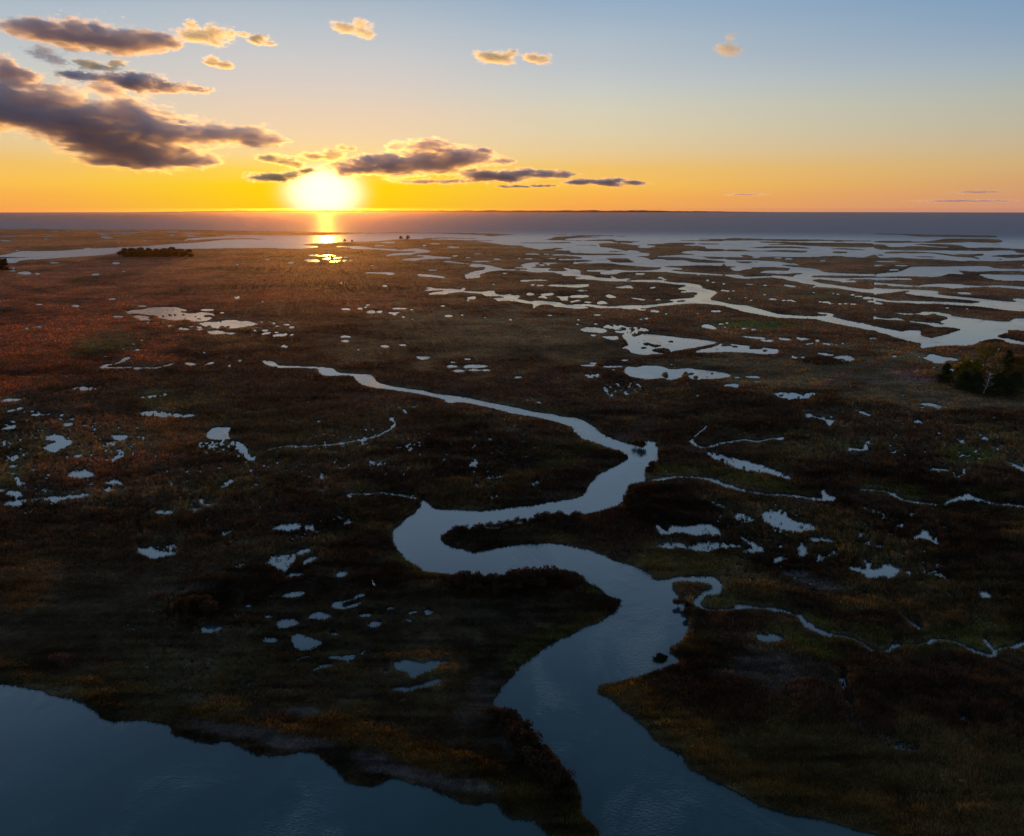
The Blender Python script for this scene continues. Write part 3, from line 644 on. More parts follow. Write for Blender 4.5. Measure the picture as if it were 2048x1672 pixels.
# zones of vegetation: (cx,cy,rx,ry,rot,kind,strength) in ground outlines seen from the air
KIND={ # colour, canopy height
 'dark':((0.1107,0.0621,0.0351),.42),'brown':((.245,.108,.042),.34),'red':((.44,.115,.040),.34),'tan':((.255,.160,.070),.18),  # brown and red deepened: warm sun glow painted into the grass colour
 'green':((0.1512,0.1418,0.0270),.3),'olive':((.190,.124,.036),.28),'rust':((0.3105,0.1418,0.0297),.36),'grey':((.26,.215,.20),.12),'pink':((0.2565,0.1283,0.1080),.3),'fringe':((.215,.120,.036),.3),'black':((.050,.031,.019),.62)}
ZONES=[
(250,560,700,110,0,'red',.85),(60,700,330,90,0,'red',.9),(650,560,330,80,0,'red',.55),(220,480,500,22,0,'red',.9),
(1500,560,900,90,0,'brown',.75),(1500,490,900,40,0,'brown',.8),
(930,680,300,62,.03,'tan',.95),(560,640,160,40,0,'brown',.8),(1180,690,130,40,.1,'tan',.8),(1650,740,280,48,.0,'tan',.95),(1900,790,260,38,.08,'tan',.9),
(1450,655,90,10,0,'tan',.4),(500,690,160,20,0,'olive',.35),
(220,690,85,24,-.15,'olive',.7),(200,700,80,15,-.15,'green',.4),(340,800,95,26,-.06,'olive',.95),(430,890,60,35,.1,'olive',.8),(430,975,50,22,-.2,'olive',.8),(20,960,40,50,0,'olive',.8),(60,905,70,30,0,'olive',.4),
(680,875,90,14,-.15,'olive',.7),(1040,900,190,14,-.1,'olive',.5),(1130,918,110,14,-.3,'green',.5),(780,700,30,8,0,'olive',.3),
(1500,650,100,9,.03,'green',.95),(1640,592,60,6,.05,'olive',.9),(1540,580,40,5,0,'olive',.6),(960,585,40,5,.1,'olive',.6),
(1400,945,110,8,.05,'green',.8),(1530,968,90,9,.2,'green',.8),(1600,985,60,8,0,'green',.8),(1800,985,70,12,.1,'green',.85),(1990,992,80,9,.1,'green',.9),(1930,912,60,16,.05,'green',.9),(1710,893,40,8,0,'green',.8),
(1430,842,40,10,0,'olive',.6),(1960,860,70,12,.1,'olive',.5),(1280,790,200,16,.02,'olive',.35),
(1060,1082,70,12,0,'olive',.7),(1040,1075,110,14,0,'olive',.6),(835,1120,60,40,.6,'green',.55),(1440,1130,140,36,.1,'olive',.75),(1330,1140,60,14,.2,'olive',.7),
(1000,1100,30,8,0,'olive',.4),(1190,1170,22,26,.7,'green',.9),(1225,1205,30,10,.2,'olive',.8),(1120,1270,150,40,-.45,'olive',.6),(1070,1300,110,30,-.55,'green',.6),
(1430,1203,40,14,.1,'green',.85),(1620,1300,90,22,.35,'green',.85),(1560,1300,60,30,.3,'olive',.5),(1640,1250,50,12,.5,'green',.8),(1760,1290,120,16,.1,'green',.8),(1920,1285,140,20,.0,'green',.85),(2000,1262,70,16,0,'green',.9),(1870,1270,60,12,-.2,'green',.7),(1860,1290,60,10,0,'green',.7),(1760,1265,60,16,.1,'green',.5),
(1600,1010,40,14,0,'pink',.5),(1880,1160,40,10,0,'green',.7),
(1590,1340,150,26,.18,'grey',.45),(1600,1380,110,26,.2,'grey',.4),(1480,1345,90,20,-.15,'grey',.4),(1730,1460,70,12,.5,'grey',.45),(1640,1170,110,14,.28,'grey',.75),(1590,1150,50,14,.2,'grey',.6),(1800,1495,40,9,.2,'grey',.5),(1850,1470,120,30,.4,'dark',.5),
(1650,1215,130,22,.25,'black',.9),(1530,1190,80,20,.2,'black',.7),(1800,1230,120,30,.2,'black',.7),
(1250,1040,160,40,0,'black',.75),(1350,1000,110,26,.1,'black',.7),(1420,900,120,30,0,'dark',.7),(1700,950,330,30,.05,'black',.55),(1650,870,300,30,.08,'black',.55),(1720,1080,260,50,.1,'black',.55),(1930,1080,130,60,0,'black',.7),
(930,870,220,55,.1,'black',.45),(920,980,230,34,-.02,'black',.65),(620,900,200,60,0,'dark',.7),(560,990,260,40,.05,'black',.5),(330,1060,240,60,-.05,'black',.55),(420,1200,90,45,-.2,'black',.85),(680,1110,70,28,.1,'black',.7),(760,1160,70,14,0,'black',.6),(680,1040,120,30,.1,'black',.6),(500,1245,30,10,0,'black',.6),
(1030,1172,150,22,0,'black',.95),(1060,1500,36,95,-.62,'black',1.0),(1120,1580,30,40,-.5,'black',.9),(1450,1400,100,50,.3,'black',.65),(1640,1410,80,40,.3,'black',.7),(1740,1440,60,40,.6,'black',.7),(1420,1240,70,34,0,'black',.55),(1400,1290,60,30,0,'olive',.5),
(1850,1400,260,110,.3,'black',.7),(2000,1560,130,140,0,'black',.6),
(1050,790,150,22,.08,'dark',.6),(760,850,220,40,.05,'dark',.7),(300,880,200,70,0,'red',.45),(180,950,150,40,0,'red',.35),(1500,800,200,26,.05,'black',.6),(1280,770,160,14,0,'dark',.6),
(1640,722,70,11,.02,'black',.95),(330,740,260,12,.0,'dark',.6),(620,760,200,20,.1,'dark',.6),(470,720,60,10,0,'pink',.25),
(1745,728,120,4.5,-.38,'rust',.6),(1665,760,34,5,-.5,'pink',.8),(1690,747,26,5,-.4,'pink',.8),(1735,730,34,4.5,-.35,'pink',.7),(1605,742,24,5,-.2,'rust',.55),(1830,692,22,6,-.3,'rust',.45),(1835,750,50,12,.1,'pink',.85),(1855,748,22,4,0,'rust',.9),(1780,760,70,14,0,'grey',.3),(1900,800,150,12,.09,'grey',.3),
(920,685,14,3,0,'rust',.9),(620,626,24,3,0,'rust',.7),
(1245,1372,50,10,-.3,'rust',.85),(1330,1330,40,7,-.35,'rust',.9),(1350,1295,26,10,-.4,'rust',.8),(1330,1430,120,26,.55,'rust',.42),(1420,1500,130,26,.55,'rust',.32),(1388,1225,11,6,0,'rust',1),(1290,945,10,14,0,'rust',.5),(1236,1012,20,8,-.4,'pink',.9),(1270,870,50,7,-.15,'pink',.5),(1390,905,30,4,.1,'pink',.5),(1550,912,70,5,.1,'rust',.3),(1450,1180,24,10,.2,'rust',.5),(1500,1165,50,7,.05,'rust',.4),
(20,1335,60,16,.1,'rust',.6),(120,1325,40,16,0,'pink',.85),(175,1370,26,8,0,'rust',.7),(260,1382,70,12,.1,'rust',.4),(450,1410,46,14,.1,'rust',.5),(660,1455,80,16,.08,'rust',.5),(760,1480,60,14,.1,'rust',.5),(850,1510,90,14,.08,'rust',.55),(920,1522,70,12,.1,'rust',.5),(570,1440,50,14,.2,'pink',.5),(820,1315,70,5,-.05,'rust',.45),(630,1262,20,4,0,'rust',.7),(700,1230,60,8,0,'rust',.25),(730,1180,80,16,-.1,'pink',.25),(900,1335,20,8,0,'rust',.6),(870,1372,30,5,-.1,'rust',.5),
(150,1388,190,22,.22,'fringe',.75),(420,1445,130,18,.18,'fringe',.7),(680,1470,150,26,.12,'fringe',.8),(900,1530,150,24,.15,'fringe',.8),(1030,1580,90,30,.5,'olive',.7),(1935,1600,12,30,.2,'rust',.8),(1700,1600,190,24,.2,'rust',.3),(1150,1620,60,50,.5,'olive',.7),(1080,1610,90,30,.3,'olive',.5),(380,1445,60,8,.1,'grey',.6),(450,1462,110,14,.1,'grey',.65),(600,1490,90,14,.1,'grey',.7),(750,1530,80,24,.25,'grey',.75),(850,1560,60,16,.2,'grey',.6),(930,1575,70,14,.1,'grey',.5),(600,1430,30,10,0,'grey',.6),(1010,1480,24,40,-.6,'grey',.5),(960,1420,60,26,-.5,'grey',.4),(980,1370,40,30,-.6,'grey',.35),(80,1380,60,8,.1,'grey',.6),(230,1425,40,6,.3,'grey',.6),(390,1330,40,8,0,'grey',.3),(400,1400,60,8,.1,'grey',.35),(380,1180,60,8,-.1,'grey',.4),(40,1170,80,60,0,'brown',.7),
(1130,980,60,16,-.3,'grey',.25),(980,980,40,14,-.3,'grey',.25),(1600,790,60,7,0,'grey',.5),(90,980,90,16,-.05,'grey',.25),(180,770,120,30,-.1,'dark',.6)]
def zones(px,py,gx,gy):
    n=(fbm(gx*.09,gy*.09,51,6,.68)-.5); n2=fbm(gx*.02,gy*.02,57,4,.55)-.5
    lx=np.log(np.maximum(np.hypot(gx,gy),1))
    streak=fbm(px/95.0,py/9.0,77,3)-.5
    base=np.zeros(px.shape+(3,)); hgt=np.zeros(px.shape)
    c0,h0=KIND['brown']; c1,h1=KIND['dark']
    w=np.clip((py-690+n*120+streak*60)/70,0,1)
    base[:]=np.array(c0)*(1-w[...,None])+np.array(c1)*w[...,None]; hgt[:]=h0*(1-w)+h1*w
    # low salt-meadow flats nearer the bay
    w=np.clip((py-1130+n*160-(px-500)*.03)/70,0,1)*np.clip((1330-px+n*200)/120,0,1)
    ct=np.array((.120,.082,.040)); base=base*(1-w[...,None])+ct*w[...,None]; hgt=hgt*(1-w)+.18*w
    w=np.clip((py-1380+n*120)/80,0,1)*np.clip((px-1200)/60,0,1)*np.clip((1900-px+n*200)/150,0,1)
    ct=np.array((.142,.092,.036)); base=base*(1-w[...,None])+ct*w[...,None]; hgt=hgt*(1-w)+.25*w
    for cx,cy,rx,ry,rot,kd,st in ZONES:
        dx=px-cx; dy=py-cy; c,s=math.cos(rot),math.sin(rot)
        d=np.sqrt(((dx*c+dy*s)/rx)**2+((-dx*s+dy*c)/ry)**2)
        w=np.clip((1.12-d+n*1.9+streak*.5)/.4,0,1)*st; w=w*w*(3-2*w)
        cc,hh=KIND[kd]
        base=base*(1-w[...,None])+np.array(cc)*w[...,None]; hgt=hgt*(1-w)+hh*w
    v=1.0+1.9*(n2)+1.6*(n)+1.5*streak
    tuftn=np.clip((fbm(gx*.045+9,gy*.045,83,5,.65)-.54)/.08,0,1)*np.clip((py-700)/200,0,1)*.55
    base=base*(1-tuftn[...,None])+np.array((.175,.125,.048))*tuftn[...,None]
    lb=sample(RIMF,px,py); rim=np.clip((.985-lb)/.2,0,1)*np.clip(.35+2.2*n,0,.75)
    base=base*(1-rim[...,None])+np.array((.21,.158,.085))*rim[...,None]
    return base*np.clip(v,.3,2.1)[...,None],hgt
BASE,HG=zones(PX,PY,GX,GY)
near=np.clip(900/RR,.3,1)
ROOM=room(PX,PY,np.hypot(RR,HCAM))
lump=np.minimum((fbm(GX*.35,GY*.35,21,5,.62))*HG*near,ROOM*.45)
Z=np.where(land>0,.05+.08*np.clip(land,0,1)+lump*.9*np.clip(land*1.3,0,1),land*.55-.04)
nx,ny=len(xs),len(ys)
idx=np.arange(nx*ny).reshape(ny,nx)
Q=np.stack([idx[:-1,:-1],idx[1:,:-1],idx[1:,1:],idx[:-1,1:]],-1)
keep=np.maximum.reduce([land[:-1,:-1],land[1:,:-1],land[1:,1:],land[:-1,1:]])>-.98     # open-water bed is never seen
Qf=Q[keep].reshape(-1,4)
Qf=Qf[:,::-1] if False else Qf
used=np.unique(Qf); re=np.full(nx*ny,-1); re[used]=np.arange(len(used))
V=np.stack([GX,GY,Z],-1).reshape(-1,3)[used]
mud=np.clip((.30-Z)/.3,0,1)[...,None]*.5
soil=np.clip(.55+.45*(RR-250)/500,.55,1)[...,None]
TINT=(BASE*soil*(1-mud)+np.array((.030,.024,.020))*mud)
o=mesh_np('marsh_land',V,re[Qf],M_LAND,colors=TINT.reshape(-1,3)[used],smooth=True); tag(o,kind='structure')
# ---------------------------------------------------------------- water: one sheet out to the horizon
rad=[0,40,90,180,350,700,1400,2800,6000,12600]; seg=96
Vw=[(0,0,0)]; Fw=[]
for r in rad[1:]:
    for k in range(seg): a=2*math.pi*k/seg; Vw.append((r*math.cos(a),r*math.sin(a),0))
bm=bmesh.new(); vs=[bm.verts.new(v) for v in Vw]
for k in range(seg): bm.faces.new((vs[0],vs[1+k],vs[1+(k+1)%seg]))
for i in range(len(rad)-2):
    a=1+i*seg; b=a+seg
    for k in range(seg): bm.faces.new((vs[a+k],vs[b+k],vs[b+(k+1)%seg],vs[a+(k+1)%seg]))
me=bpy.data.meshes.new('water'); bm.to_mesh(me); bm.free(); me.materials.append(M_WATER)
o=bpy.data.objects.new('water',me); COL.objects.link(o); tag(o,kind='structure')
# far shore: a low wooded spit along the horizon
def far_shore():
    n=260; V=[];Fc=[]
    for i in range(n+1):
        u=i/n; px=250+1300*u
        env=min(1,u*5,(1-u)*5); d=11400+500*math.sin(u*7)
        dx,dy,_=ray(px,423.0); L=math.hypot(dx,dy); x,y_=dx/L*d,dy/L*d
        nn=float(fbm(np.array([u*46.0]),np.array([3.3]),91,4,.6)[0])
        h=(12+24*nn)*env+.5
        for kx,kz in ((0,-1),(30,h*.75),(160,h),(420,h*.9),(700,-1)):
            V.append((x+dx/L*kx,y_+dy/L*kx,kz))
    for i in range(n):
        for k in range(4):
            a=i*5+k; Fc.append((a,a+5,a+6,a+1))
    o=mesh_np('far_hills',V,Fc,mat_plain('far_shore',(.05,.04,.035,1),.95,.02)); tag(o,kind='structure')
far_shore()

# ---------------------------------------------------------------- grass: triangles gathered in tufts
def make_grass():
    n=560000
    px=rng.uniform(-30,2080,n); py=1680-(1680-470)*rng.random(n)**1.0
    gx,gy=ground(px,py); r=np.hypot(gx,gy); d=np.hypot(r,HCAM)
    w=wander(d)
    lx=px+(fbm(gx*.55,gy*.55,3,4,.6)-.5)*2.2*w; ly=py+(fbm(gx*.55+40,gy*.55,9,4,.6)-.5)*1.5*w*np.clip(HCAM/r*2,.12,1)
    lf=sample(LAND,lx,ly)
    k=(lf>np.where(d<150,.56,.8)); px,py,gx,gy,r,d=[a[k] for a in (px,py,gx,gy,r,d)]
    jx=rng.normal(0,1,len(px))*np.clip(600/d,.5,6); jy=rng.normal(0,1,len(px))*np.clip(220/d,.3,3)
    base,hg=zones(px+jx,py+jy,*ground(px+jx,np.maximum(py+jy,450))); rm_=room(px,py,d)
    edge=np.clip((.97-lf[k])/.3,0,1)*(d<200); base=base*(1-.4*edge[:,None])
    clump=fbm(gx*.5,gy*.5,121,3)
    keepp=rng.random(len(px))<np.clip(.25+1.3*(clump-.3)+hg*.6,.12,1)
    px,py,gx,gy,r,d,hg,clump,rm_=[a[keepp] for a in (px,py,gx,gy,r,d,hg,clump,rm_)]; base=base[keepp]
    # canopy surface height at the foot
    lump=np.minimum(fbm(gx*.35,gy*.35,21,5,.62)*hg*np.clip(900/r,.3,1),rm_*.45)
    z0=.12+lump*.9
    B=6; m=len(px)
    scale=np.clip(d/110,1,3.2)
    ang=rng.uniform(0,6.283,(m,B)); lean=rng.uniform(.05,.55,(m,B)); hh=(.08+.8*hg[:,None])*rng.uniform(.55,1.25,(m,B))*(.7+.6*clump[:,None])*np.clip(scale,1,1.7)[:,None]; hh=np.minimum(hh,(rm_*.6+np.clip(2.5*d/F*(d<170),.06,1))[:,None])
    wd=.035*scale[:,None]*rng.uniform(.7,1.4,(m,B)); sp=(.2+.05*scale[:,None])*rng.random((m,B))
    fx=gx[:,None]+np.cos(ang)*sp; fy=gy[:,None]+np.sin(ang)*sp; fz=np.repeat(z0[:,None],B,1)-.06
    a2=ang+rng.uniform(-1.2,1.2,(m,B)); tx=-np.sin(a2)*wd; ty=np.cos(a2)*wd
    tipx=fx+np.cos(ang)*lean*hh; tipy=fy+np.sin(ang)*lean*hh; tipz=fz+hh
    V=np.stack([np.stack([fx-tx,fy-ty,fz],-1),np.stack([fx+tx,fy+ty,fz],-1),np.stack([tipx,tipy,tipz],-1)],2).reshape(-1,3)
    Fc=np.arange(len(V)).reshape(-1,3)
    fz=np.clip(hg/.35,.45,1)[:,None]; br=(1+rng.uniform(-.45,.5,(m,B))*fz)*np.exp(rng.normal(0,.28,(m,1))*fz)
    col=(base[:,None,:]*br[...,None])
    dry=(rng.random((m,B))<.12)[...,None]; col=np.where(dry,col*1.5+np.array((.02,.012,.004)),col)
    C=np.repeat(col[:,:,None,:],3,2).reshape(-1,3)
    o=mesh_np('marsh_grass',V,Fc,M_BLADE,colors=C); tag(o,'brown and rust autumn marsh grass covering the wet flats','grass',kind='stuff')
make_grass()

# ---------------------------------------------------------------- trees
def tube(V,Fc,pts,rads,n=6):
    b=len(V)
    for i,(p,r) in enumerate(zip(pts,rads)):
        p=Vector(p); q=Vector(pts[min(i+1,len(pts)-1)])-Vector(pts[max(i-1,0)]); q.normalize()
        u=q.orthogonal().normalized(); v=q.cross(u)
        for k in range(n):
            a=2*math.pi*k/n; c=p+(u*math.cos(a)+v*math.sin(a))*r; V.append(tuple(c))
    for i in range(len(pts)-1):
        for k in range(n):
            Fc.append((b+i*n+k,b+i*n+(k+1)%n,b+(i+1)*n+(k+1)%n,b+(i+1)*n+k))
def limb(p0,p1,r0,r1,rr,seg=4,wob=.12):
    p0=Vector(p0);p1=Vector(p1);L=(p1-p0).length; pts=[];rad=[]
    for i in range(seg+1):
        u=i/seg; q=p0.lerp(p1,u)
        if 0<i<seg: q+=Vector((rr.uniform(-1,1),rr.uniform(-1,1),rr.uniform(-.4,.4)))*L*wob*.5
        pts.append(q); rad.append(r0+(r1-r0)*u)
    return pts,rad
M_BARK=mat_plain('bark',(.07,.055,.042,1)); M_PALE=mat_plain('dead_wood',(.50,.48,.46,1),.8)
M_CEDAR=mat_leaf('cedar_leaf',(.020,.032,.012,1),(.045,.055,.018,1),.15)
M_GOLD=mat_leaf('golden_leaf',(.11,.095,.014,1),(.32,.23,.03,1),.45,.45)
M_GREEN=mat_leaf('green_leaf',(.055,.06,.013,1),(.18,.14,.024,1),.4,.45)
M_RUSTL=mat_leaf('rust_leaf',(.12,.075,.02,1),(.28,.16,.04,1),.4,.5)
M_SHRUB=mat_leaf('shrub_leaf',(.040,.024,.016,1),(.085,.05,.028,1),.3,.9)
def leaves(center,rad,n,size,rr,V,Fc,flat=.8):
    for _ in range(n):
        while True:
            p=Vector((rr.uniform(-1,1),rr.uniform(-1,1),rr.uniform(-1,1)))
            if .15<p.length<1: break
        p=Vector((p.x*rad[0],p.y*rad[1],p.z*rad[2]))+Vector(center)
        u=Vector((rr.gauss(0,1),rr.gauss(0,1),rr.gauss(0,.7))).normalized(); w=u.orthogonal().normalized()
        s=size*rr.uniform(.55,1.3); b=len(V)
        V.extend([tuple(p-u*s*.6),tuple(p+w*s*.45),tuple(p+u*s*.7),tuple(p-w*s*.42)]); Fc.append((b,b+1,b+2,b+3))
def empty(name,loc):
    o=bpy.data.objects.new(name,None); COL.objects.link(o); o.location=loc; return o
def tree(name,label,cat,px,py,h,wid,leaf,seed,style='broad',group=None,dens=1.0,lsize=.34):
    rr=random.Random(seed); x,y_=[float(v) for v in ground(px,py)]
    root=empty(name,(x,y_,.15)); tag(root,label,cat,group)
    V=[];Fc=[]; LV=[];LF=[]
    if style=='cedar':
        top=Vector((rr.uniform(-.3,.3),rr.uniform(-.3,.3),h)); p,r=limb((0,0,-.3),top,h*.022,.03,rr,6,.04); tube(V,Fc,p,r)
        k=0
        for i in range(16):
            u=.08+.9*i/15; rw=wid*.5*(1-u)**.7*(.8+.4*rr.random())+.25
            for j in range(5):
                a=rr.uniform(0,6.28); q=Vector((math.cos(a)*rw*.6,math.sin(a)*rw*.6,h*u))
                pp,pr=limb(p[0].lerp(p[-1],u),q,.05,.02,rr,2); tube(V,Fc,pp,pr,4)
                leaves(q,(rw*.55+.2,rw*.55+.2,h*.055),int(34*dens),lsize*.9,rr,LV,LF)
    else:
        fork=h*rr.uniform(.25,.4); top=Vector((rr.uniform(-.6,.6),rr.uniform(-.6,.6),h*.82))
        p,r=limb((0,0,-.3),top,h*.028,.06,rr,7,.07); tube(V,Fc,p,r,7)
        nl=rr.randint(9,12)
        for i in range(nl):
            u=.33+.62*(i+.5)/nl; st=p[0].lerp(p[-1],u); a=i*2.4+rr.uniform(-.4,.4)
            reach=wid*.5*(1-.75*abs(u-.5))*rr.uniform(.65,1.1)
            q=st+Vector((math.cos(a)*reach,math.sin(a)*reach,h*rr.uniform(.06,.2)))
            pp,pr=limb(st,q,h*.012,.03,rr,4,.2); tube(V,Fc,pp,pr,5)
            for j in range(3):
                c=pp[2].lerp(pp[-1],rr.random())+Vector((rr.uniform(-1,1),rr.uniform(-1,1),rr.uniform(-.4,.7)))*wid*.10
                tw,trd=limb(pp[2],c,.05,.02,rr,2); tube(V,Fc,tw,trd,4)
                s=wid*rr.uniform(.09,.17)
                leaves(c,(s*1.25,s*1.25,s*.8),int(70*dens),lsize,rr,LV,LF)
        for j in range(4):
            c=top+Vector((rr.uniform(-1,1)*wid*.14,rr.uniform(-1,1)*wid*.14,rr.uniform(-.02,.16)*h)); s=wid*.13
            leaves(c,(s*1.2,s*1.2,s*.8),int(70*dens),lsize,rr,LV,LF)
    if group=='trees of the far thicket':
        for j in range(7): leaves((rr.uniform(-1,1)*wid*.4,rr.uniform(-1,1)*wid*.4,h*rr.uniform(.12,.4)),(wid*.3,wid*.3,h*.2),60,lsize,rr,LV,LF)
    mesh_np('trunk',V,Fc,M_BARK,root,smooth=True); mesh_np('crown',LV,LF,leaf,root)
    return root
G='trees of the grove by the right edge'
TREES=[('cedar_tree','dark conical cedar at the outer tip of the grove','tree',1889,768,6.0,4.6,M_CEDAR,1,'cedar'),
('broadleaf_tree','low yellow leaved tree just behind the dark conical cedar','tree',1911,771,6.4,5.5,M_GOLD,2,'broad'),
('broadleaf_tree','tallest spreading tree of the grove with olive gold crown','tree',1962,772,12.0,11.5,M_GREEN,3,'broad'),
('broadleaf_tree','gold topped tree between the yellow tree and the tallest tree','tree',1938,774,8.4,7,M_GOLD,4,'broad'),
('broadleaf_tree','rust brown crowned tree nearest the picture edge in the grove','tree',2032,775,9.6,7.5,M_RUSTL,5,'broad'),
('cedar_tree','tall dark cedar behind the bare white snag','tree',2006,772,10.2,6.2,M_CEDAR,6,'cedar'),
('cedar_tree','squat dark cedar under the gold topped tree','tree',1927,780,5.2,5.4,M_CEDAR,7,'cedar'),
('cedar_tree','broad dark cedar directly left of the bare white snag','tree',1950,784,5.4,6.6,M_CEDAR,8,'cedar'),
('cedar_tree','broad dark cedar directly right of the bare white snag','tree',1993,787,5.6,6.6,M_CEDAR,9,'cedar'),
('cedar_tree','dark cedar below the rust brown crowned tree','tree',2026,790,6.4,7.4,M_CEDAR,10,'cedar'),
('broadleaf_tree','green tree behind the rust brown crowned tree','tree',2062,776,9,8,M_GREEN,12,'broad')]
for q in TREES: tree(q[0],q[1],q[2],*q[3:10],style=q[10] if len(q)>10 else q[9],group=G) if False else tree(q[0],q[1],q[2],q[3],q[4],q[5],q[6],q[7],q[8],q[9],G)
def snag(px,py,h,label,seed,mat,n):
    rr=random.Random(seed); x,y_=[float(v) for v in ground(px,py)]
    root=empty('dead_tree',(x,y_,.1)); tag(root,label,'dead tree','dead snags standing before the grove')
    V=[];Fc=[]; p,r=limb((0,0,-.3),(h*.10,0,h),h*.020,.035,rr,7,.08); tube(V,Fc,p,r,7); mesh_np('trunk',V,Fc,mat,root,smooth=True)
    for i in range(n):
        V=[];Fc=[]; u=.22+.72*i/n; st=p[0].lerp(p[-1],u); a=(0 if i%2 else math.pi)+rr.uniform(-.7,.7); L=h*rr.uniform(.14,.3)*(1.15-u*.6)
        q=st+Vector((math.cos(a)*L,math.sin(a)*L*.7,L*rr.uniform(.2,1.0))); pp,pr=limb(st,q,h*.008,.018,rr,3,.2); tube(V,Fc,pp,pr,5)
        for j in range(2):
            s2=pp[1].lerp(pp[-1],rr.uniform(.2,.8)); q2=s2+Vector((rr.uniform(-1,1),rr.uniform(-1,1),rr.uniform(.2,1)))*L*.4
            tw,tr_=limb(s2,q2,.022,.01,rr,2,.2); tube(V,Fc,tw,tr_,4)
        mesh_np('branch',V,Fc,mat,root,smooth=True)
snag(1968,788,6.3,'bare bleached white dead tree in front of the dark cedars',21,M_PALE,11)
snag(1990,783,7.8,'thin grey dead trunk right of the bleached white dead tree',22,mat_plain('grey_wood',(.22,.19,.17,1)),7)
snag(2022,786,4.0,'short grey dead trunk under the rust brown crowned tree',23,mat_plain('grey_wood_short',(.2,.18,.17,1)),5)

def children(o): return [c for c in bpy.data.objects if c.parent==o]
def copy_thing(src,loc,scale,rz,label=None,group=None):
    r=src.copy(); COL.objects.link(r); r.location=loc; r.scale=(scale[0],scale[1],scale[2]); r.rotation_euler=(0,0,rz)
    if label: r['label']=label
    if group: r['group']=group
    for ch in KIDS[src.name]:
        c=ch.copy(); COL.objects.link(c); c.parent=r
    return r
KIDS={}
def place(px,py,z=.15):
    x,y_=ground(px,py); return (float(x),float(y_),z)
# the far thicket by the inlet
TH='small dark tree in the far thicket beside the inlet'
protos=[]
for s in (41,42,43):
    t_=tree('thicket_tree',TH,'tree',300+20*s-820,512,8.2,9.5,M_SHRUB if s!=42 else M_CEDAR,s,'broad','trees of the far thicket',.55,.8); protos.append(t_); KIDS[t_.name]=children(t_)
spots=[]
for i in range(46):
    u=((i*29)%46)/45; spots.append((241+u*141,510+4.5*math.sin(i*2.1),R.uniform(.58,.78)*(1 if .06<u<.9 else .75)))
for i,(a,b,s) in enumerate(spots):
    if i<3: protos[i].location=place(a,b); protos[i].scale=(s*1.3,s*1.3,s)
    else: copy_thing(protos[i%3],place(a,b),(s*1.3,s*1.3,s*R.uniform(.8,1.1)),R.uniform(0,6.28))
for k,(a,b,s,lb) in enumerate([(802,478.5,.6,'left one of the two lone trees on the far inlet bank'),(816,478.5,.72,'right one of the two lone trees on the far inlet bank'),(690,483.5,.5,'low dark tree on the point beneath the sun'),(704,484,.36,'smaller bush like tree on the point beneath the sun'),(3,541,1.2,'dark tree at the left edge below the inlet'),(-12,540,1.1,'dark tree cut by the left edge below the inlet')]):
    copy_thing(protos[k%3],place(a,b),(s,s,s),k*1.3,lb,'lone trees along the far inlet')

# marsh shrubs: rounded, many-stemmed
def shrub(seed):
    rr=random.Random(seed); root=empty('marsh_shrub',(0,0,0)); V=[];Fc=[];LV=[];LF=[]
    for i in range(9):
        a=rr.uniform(0,6.28); q=Vector((math.cos(a)*rr.uniform(.2,.7),math.sin(a)*rr.uniform(.2,.7),rr.uniform(.6,1.25)))
        p,r=limb((0,0,-.1),q,.03,.012,rr,3,.2); tube(V,Fc,p,r,4)
        leaves(q*.85,(.42,.42,.34),85,.13,rr,LV,LF)
    mesh_np('stem',V,Fc,M_BARK,root,smooth=True); mesh_np('foliage',LV,LF,M_SHRUB,root); return root
SH=[]
for s in (61,62,63):
    t_=shrub(s); SH.append(t_); KIDS[t_.name]=children(t_)
first=[True]*3
def bush(px,py,s,label,group):
    k=R.randrange(3)
    if first[k]:
        first[k]=False; o=SH[k]; o.location=place(px,py,.15); o.scale=(s,s,s*.95); tag(o,label,'shrub',group)
    else:
        o=copy_thing(SH[k],place(px,py,.15),(s*R.uniform(.85,1.2),s*R.uniform(.85,1.2),s*R.uniform(.8,1.15)),R.uniform(0,6.28),label,group)
    return o
def row(P,n,smin,smax,label,group,jit=4):
    P=np.array(P,float); seg=np.hypot(*(P[1:]-P[:-1]).T); cum=np.concatenate([[0],np.cumsum(seg)])
    for i in range(n):
        u=(i+.5)/n*cum[-1]; j=min(np.searchsorted(cum,u)-1,len(seg)-1); j=max(j,0); q=P[j]+(P[j+1]-P[j])*(u-cum[j])/max(seg[j],1e-6)
        bush(q[0]+R.uniform(-jit,jit),q[1]+R.uniform(-jit*.5,jit*.5),R.uniform(smin,smax),label,group)
row([(905,1166),(945,1172),(985,1172),(1030,1166),(1070,1160),(1110,1157)],34,.85,1.35,'dark brown shrub in the scalloped row on the near bank of the big bend','shrubs on the near bank of the big bend',5)
row([(915,1178),(955,1188),(1000,1188),(1050,1178),(1095,1172)],20,.8,1.2,'dark brown shrub in the second row back from the near bank of the big bend','shrubs behind the near bank of the big bend',8)
row([(905,1070),(950,1064),(1000,1060),(1050,1050),(1100,1041),(1160,1040)],22,.8,1.15,'dark shrub along the far side of the tongue of land in the bend','shrubs on the tongue of land in the bend',4)
row([(1000,1440),(1030,1475),(1060,1510),(1095,1545),(1120,1580)],50,.85,1.35,'dark shrub in the tall thicket along the creek mouth','shrubs in the thicket at the creek mouth',17)
row([(1265,985),(1266,1000),(1250,1012)],6,1.0,1.3,'dark rounded shrub on the corner of the creek above the bend','shrubs on the creek corner above the bend',3)
row([(1310,935),(1298,947),(1296,955)],3,1.0,1.4,'rounded shrub where the thin side creek leaves the main creek','shrubs at the side creek mouth',2)
